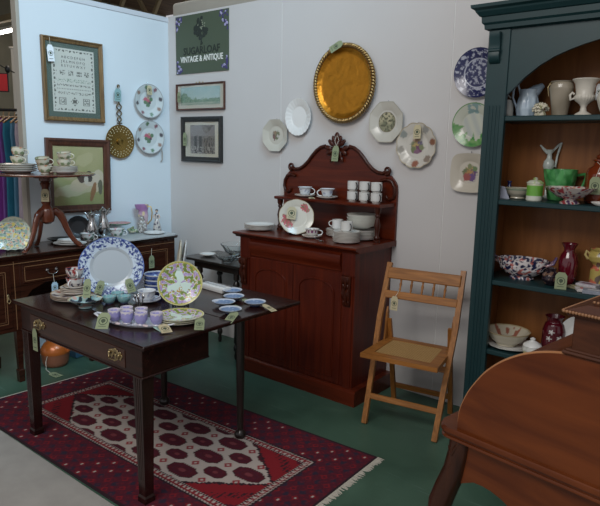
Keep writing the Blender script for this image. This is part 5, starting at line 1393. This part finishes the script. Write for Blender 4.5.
def jr(co): return mixc((.36, .46, .56), (.46, .56, .64), .5+nz(co.x*2, co.y*2, 20, co.z*24)*1.5)
t = pot('relief_jug', 'pale blue relief-moulded jug on the top dresser shelf', 'jug', 3.145, -.175, D1, [(.046, 0), (.052, .006), (.058, .04), (.054, .08), (.045, .115), (.046, .142), (.044, .142), (.040, .1), (.01, .05)], None, fn=jr, handles=[([(-.040, 0, .120), (-.055, 0, .165), (-.075, 0, .15), (-.078, 0, .10), (-.052, 0, .045)], .006)], hm=mat('pale_blue', (.40, .50, .60), .3), rz=32, shape=lambda t, z: 1+.03*sin(t*10)*(z < .1))
mb = MB(); mb.tube([(.012, 0, .118), (.040, 0, .142), (.070, 0, .165)], [.036, .028, .013], 14); mb.obj('spout', MATS['pale_blue'], t, 60)
t = thing('posy_ornament', 'cream china ball of little flowers in front of the blue jug', 'ornament', (3.232, -.235, D1+.0005)); random.seed(6)
mb = MB(); mb.lathe([(.025, 0), (.03, .01), (.02, .03)], 16)
for k in range(34):
    a = random.uniform(0, 2*pi); e = random.uniform(-.5, 1.4); r = .032
    c = Vector((r*cos(a)*cos(e), r*sin(a)*cos(e), .036+r*sin(e)*.8))
    for q in range(5): mb.ball((c.x+.006*cos(q*1.257+a), c.y+.006*sin(q*1.257+a), c.z+.004*sin(q*2)), .0062, u=6, v=4)
o = mb.obj('petals', GLAZE, t, 60); paint(o, lambda c: (.62, .58, .46) if nz(c.x, c.y, 70, c.z*70) > -.25 else (.30, .29, .16))
pot('beige_vase', 'tall mottled beige vase with looped wire handle on the top dresser shelf', 'vase', 3.312, -.185, D1, [(.034, 0), (.037, .005), (.042, .04), (.054, .11), (.060, .14), (.056, .160), (.050, .166), (.057, .174), (.052, .174), (.045, .15), (.01, .08)], None, fn=lambda c: mixc((.22, .19, .14), (.36, .32, .25), .5+nz(c.x, c.y, 12, c.z*10)), handles=[([(-.054, 0, .170), (-.068, 0, .145), (-.060, 0, .10)], .002)], hm=BRASSH, rz=32)
hs = lambda s: [(s*.048, 0, .085), (s*.066, 0, .078), (s*.070, 0, .100), (s*.060, 0, .112), (s*.050, 0, .104)]
t = pot('urn', 'white footed campana urn with gadroon band and white tag on the top dresser shelf', 'urn', 3.428, -.205, D1, [(.040, 0), (.042, .004), (.036, .012), (.016, .024), (.013, .045), (.020, .058), (.044, .078), (.048, .095), (.040, .105), (.043, .13), (.047, .155), (.062, .174), (.060, .178), (.055, .174), (.040, .15), (.01, .1)], mat('urn_white', (.56, .53, .46), .3), n=72, shape=lambda t, z: 1+(.05*sin(t*22) if .056 < z < .096 else 0), handles=[(hs(1), .006), (hs(-1), .006)], rz=35)
price_tag(t, (.062, -.01, .155), (88, 0, 0), TAGW, .03, .075, None, 'white paper tag')
pot('white_vase', 'round white vase at the right end of the top dresser shelf, cut by the frame', 'vase', 3.555, -.215, D1, [(.035, 0), (.04, .005), (.055, .04), (.066, .08), (.056, .12), (.036, .135), (.042, .15), (.038, .15), (.03, .13), (.01, .05)], MATS['urn_white'], n=60, shape=lambda t, z: 1+.03*sin(t*18))
# second shelf
pot('blue_bottle', 'small dark blue glass bottle at the left end of the second dresser shelf', 'bottle', 3.068, -.13, D2, [(.018, 0), (.020, .003), (.020, .05), (.010, .065), (.009, .08), (.012, .082), (.012, .09), (.008, .09)], mat('cobalt_glass', (.01, .02, .12), .08, coat=.6))
t = pot('cream_bowl', 'cream bowl with green line and plastic bag on the second dresser shelf', 'bowl', 3.140, -.195, D2, [(.034, 0), (.040, .004), (.038, .010), (.058, .028), (.074, .052), (.077, .058), (.073, .058), (.056, .032), (.01, .014)], None, fn=lambda c: (.25, .32, .24) if .048 < c.z < .053 else (.52, .48, .38))
MB().prism([(-.075, .0), (-.02, .0), (-.048, .062), (-.082, .070)], -.066, -.0645, PY).obj('plastic_bag', mat('clear_plastic', (.75, .8, .95), .25, alpha=.45), t)
t = pot('lidded_pot', 'bright green and white lidded pot on the second dresser shelf', 'pot', 3.245, -.255, D2, [(.038, 0), (.040, .003), (.040, .085), (.038, .088), (.034, .088)], None, fn=lambda c: (.60, .62, .54) if (c.z < .026) else ((.50, .52, .36) if c.z > .080 else (.14, .37, .05)))
b = MB().lathe([(.042, .0885), (.042, .094), (.028, .104), (.010, .108), (.012, .116), (.004, .120)], 32).obj('lid', GLAZE, t, 55); paint(b, lambda c: (.50, .52, .42) if nz(c.x, c.y, 40) > -.1 else (.3, .4, .14))
def grj(co): return mixc((.035, .20, .05), (.10, .36, .12), .5+1.6*nz(co.x*2, co.y*2, 18, co.z*30))
gh = [(.074, 0, .130), (.118, 0, .140), (.126, 0, .120), (.110, 0, .07), (.062, 0, .040)]
t = pot('green_jug', 'bright green embossed jug with angular handle on the second dresser shelf', 'jug', 3.328, -.122, D2, [(.050, 0), (.054, .005), (.062, .05), (.078, .11), (.084, .162), (.081, .162), (.074, .1), (.01, .04)], None, fn=grj, handles=[(gh, .008)], hm=mat('leaf_green', (.06, .28, .08), .25, coat=.3), rz=28, shape=lambda t, z: 1+.02*sin(t*12+z*60))
t = pot('glass_ewer', 'small pale ewer with long curved handle behind the green jug', 'ewer', 3.250, -.075, D2, [(.022, 0), (.024, .004), (.010, .02), (.008, .12), (.022, .155), (.030, .175), (.026, .20), (.014, .215), (.012, .24), (.022, .262), (.019, .262), (.009, .24), (.01, .17)], mat('frosted_glass', (.42, .47, .44), .15, coat=.4), handles=[([(.012, 0, .250), (.040, 0, .285), (.056, 0, .300), (.040, 0, .23), (.034, 0, .17)], .006)], rz=32)
MB().tube([(-.010, 0, .245), (-.030, 0, .262), (-.052, 0, .285)], [.010, .008, .004], 8).obj('spout', MATS['frosted_glass'], t, 60)
def imr(co):
    n = nz(co.x, co.y, 46, co.z*50); m_ = nz(co.x, co.y, 40, co.z*44+7)
    return (.36, .05, .06) if n > .25 else ((.10, .05, .12) if n < -.27 else ((.5, .3, .22) if m_ > .3 else (.62, .56, .52)))
pot('comport', 'low footed bowl with red and purple flowers at the front of second dresser shelf', 'bowl', 3.430, -.295, D2, [(.046, 0), (.048, .006), (.030, .016), (.028, .022), (.060, .034), (.090, .056), (.112, .078), (.114, .081), (.108, .080), (.080, .058), (.02, .034)], None, n=72, fn=imr, shape=lambda t, z: 1+.035*abs(sin(t*6))*(z/.08))
AMB = mat('amber_glass', (.16, .028, .008), .08, coat=.8)
t = pot('amber_jar', 'large amber glass apothecary jar with stopper and green tag on the second dresser shelf', 'jar', 3.540, -.165, D2, [(.065, 0), (.074, .006), (.078, .03), (.078, .145), (.070, .172), (.048, .188), (.044, .205), (.052, .210), (.052, .218), (.03, .218)], AMB)
MB().lathe([(.032, .2185), (.040, .226), (.040, .236), (.022, .246), (.026, .262), (.016, .278), (.002, .282)], 28).obj('stopper', AMB, t, 55)
price_tag(t, (-.012, -.086, .135), (88, 0, 10), TAGG, .05, .085, [(-.02, -.05, .205), (.0, -.062, .19), (-.012, -.084, .135)])
saucer('small white and red dish at right end of second dresser shelf', (3.575, -.315, D2+.0005), .042, fn=blobs((.6, .56, .52), ring_blobs(5, .6, .2, [(.35, .1, .08)], 0)), name='dish', cat='dish')
# third shelf
def imt(co):
    n = nz(co.x, co.y, 48, co.z*55); m_ = nz(co.x, co.y, 40, co.z*50+9)
    return (.015, .018, .06) if n > .14 else ((.42, .12, .10) if m_ > .22 else ((.03, .03, .08) if n < -.30 else (.62, .58, .58)))
t = thing('tureen', 'oval patterned tureen bowl with two loop handles on the third dresser shelf', 'bowl', (3.200, -.205, D3+.0005), (0, 0, 6))
b = MB().lathe([(.062, 0), (.066, .006), (.058, .016), (.085, .028), (.118, .055), (.130, .085), (.134, .110), (.129, .110), (.120, .08), (.03, .03)], 140, dens=.004, M=Matrix.Diagonal((1, .66, 1, 1)), shape=lambda t, z: 1+.03*sin(t*8)*(z > .08)).obj('vessel', GLAZE, t, 60); paint(b, imt)
for s in (-1, 1):
    h = MB().tube([(s*.122, -.02, .085), (s*.158, -.018, .100), (s*.166, 0, .130), (s*.158, .018, .112), (s*.122, .02, .085)], .008, 8).obj('handle', GLAZE, t, 60); paint(h, lambda c: (.5, .30, .28) if nz(c.x, c.y, 60, c.z*40) > 0 else (.10, .06, .14))
pot('dark_vase', 'small round dark lustre vase beside the tureen on the third dresser shelf', 'vase', 3.365, -.255, D3, [(.022, 0), (.026, .004), (.044, .03), (.042, .055), (.022, .075), (.026, .09), (.022, .09), (.01, .04)], None, fn=lambda c: (.16, .09, .06) if nz(c.x, c.y, 40, c.z*40) > .25 else (.018, .010, .016))
RUBY = mat('ruby_glass', (.10, .004, .012), .06, coat=.9)
t = pot('ruby_vase', 'dark ruby glass vase with flared neck on the third dresser shelf', 'vase', 3.420, -.165, D3, [(.036, 0), (.040, .004), (.044, .05), (.048, .12), (.040, .155), (.026, .175), (.028, .19), (.042, .215), (.039, .215), (.022, .18), (.01, .1)], RUBY)
t = thing('leaning_card', 'pale green price card leaning in front of the ruby vase', 'card', (3.432, -.315, D3+.003), (78, 0, 12)); price_tag(t, (0, .082, 0), (0, 0, 0), TAGG, .055, .085)
for k, (x, y, w, d, c, lb) in enumerate(((3.50, -.24, .055, .035, (.22, .20, .12), 'greenish'), (3.545, -.27, .05, .035, (.62, .58, .56), 'white and red'), (3.590, -.300, .055, .035, (.25, .27, .32), 'grey-blue'), (3.53, -.185, .05, .035, (.48, .46, .5), 'pale lilac'))):
    o = thing('flat_packet', '%s flat packet lying before the two-handled urn on third dresser shelf' % lb, 'packet', (x, y, D3+.001), (0, 0, (-20, 25, 10, -8)[k])); MB().box((-w, -d, 0), (w, d, .010+.004*k), .002).obj('cover', mat('packet_%d' % k, c, .6, noise_s=60, noise_a=.5), o)
    MB().box((-w*.6, -d*.4, .010+.004*k), (w*.5, d*.3, .0112+.004*k)).obj('printed_panel', mat('packet_print_%d' % k, ((.4, .36, .2), (.42, .05, .05), (.5, .5, .52), (.2, .1, .14))[k], .6), o)
def yel(co): return (.5, .14, .08) if nz(co.x, co.y, 34, co.z*24) > .3 else ((.14, .10, .08) if nz(co.x, co.y, 30, co.z*28+5) > .34 else ((.44, .34, .10) if co.z < .2 else (.46, .40, .2)))
yh = lambda s: [(s*.052, 0, .17), (s*.070, 0, .185), (s*.074, 0, .165), (s*.062, 0, .145), (s*.048, 0, .148)]
pot('yellow_urn', 'yellow two-handled footed urn with flowers on the third dresser shelf', 'urn', 3.560, -.120, D3, [(.040, 0), (.042, .004), (.042, .09), (.036, .094), (.030, .105), (.034, .118), (.052, .135), (.060, .16), (.052, .178), (.048, .185), (.054, .195), (.050, .195), (.044, .18), (.01, .14)], None, fn=yel, handles=[(yh(1), .007), (yh(-1), .007)], hm=mat('yellow_glaze', (.46, .36, .14), .25), rz=30)
# fourth shelf
o = plate('plate', .128, .128, .016, CHINA, nt=56, nr=14); o.location = (3.175, -.215, D4+.0005); tag(o, 'white plate under the cream flowered bowl on the low dresser shelf', 'plate')
def crb(co):
    r = sqrt(co.x**2+co.y**2)
    if co.z > .030 and r > .045 and nz(co.x, co.y, 26, 3) > .12 and abs(atan2(co.y, co.x)-1.9) < .7: return (.32, .12, .08)
    if co.z > .078: return (.42, .34, .2)
    return (.54, .49, .38)
t = pot('cream_flower_bowl', 'cream scalloped bowl with brown flowers inside on the low dresser shelf', 'bowl', 3.150, -.205, D4+.0055, [(.056, 0), (.060, .005), (.058, .010), (.085, .030), (.108, .060), (.120, .082), (.116, .083), (.102, .060), (.078, .034), (.02, .018)], None, n=90, fn=crb, shape=lambda t, z: 1+.025*abs(sin(t*6))*(z/.08))
t = pot('white_lidded_pot', 'small white lidded pot with yellow band on the low dresser shelf', 'pot', 3.305, -.255, D4, [(.036, 0), (.046, .006), (.050, .025), (.044, .045), (.040, .045)], None, n=40, fn=lambda c: (.5, .46, .2) if .010 < c.z < .018 else (.58, .58, .54), shape=lambda t, z: 1+.03*sin(t*10))
MB().lathe([(.048, .0455), (.044, .055), (.022, .068), (.012, .074), (.014, .084), (.004, .090)], 32).obj('lid', CHINA, t, 55)
def enam(co):
    for a, z in ((-1.2, .055), (-.75, .10), (-1.7, .095), (-.9, .04), (-1.5, .13)):
        t_ = atan2(co.y, co.x); d = sqrt(((t_-a)*.045)**2+(co.z-z)**2); q = atan2(co.z-z, (t_-a)*.045)
        if d < .014*(.65+.35*cos(5*q)): return (.6, .58, .56)
    return (.075, .004, .010)
t = pot('ruby_jar', 'dark ruby glass jar enamelled with white flowers on the low dresser shelf', 'jar', 3.385, -.175, D4, [(.044, 0), (.050, .004), (.058, .03), (.058, .13), (.048, .165), (.038, .178), (.040, .192), (.050, .208), (.046, .208), (.03, .165), (.01, .1)], None, n=90, fn=enam)
standing('white plate standing at the back of the low dresser shelf beside the box', 'plate', 3.500, -.140, 0, .100, .108, .014, 20, None, D4, 12, nt=60, nr=14, slabel='small dark stand behind the white plate on the low dresser shelf')
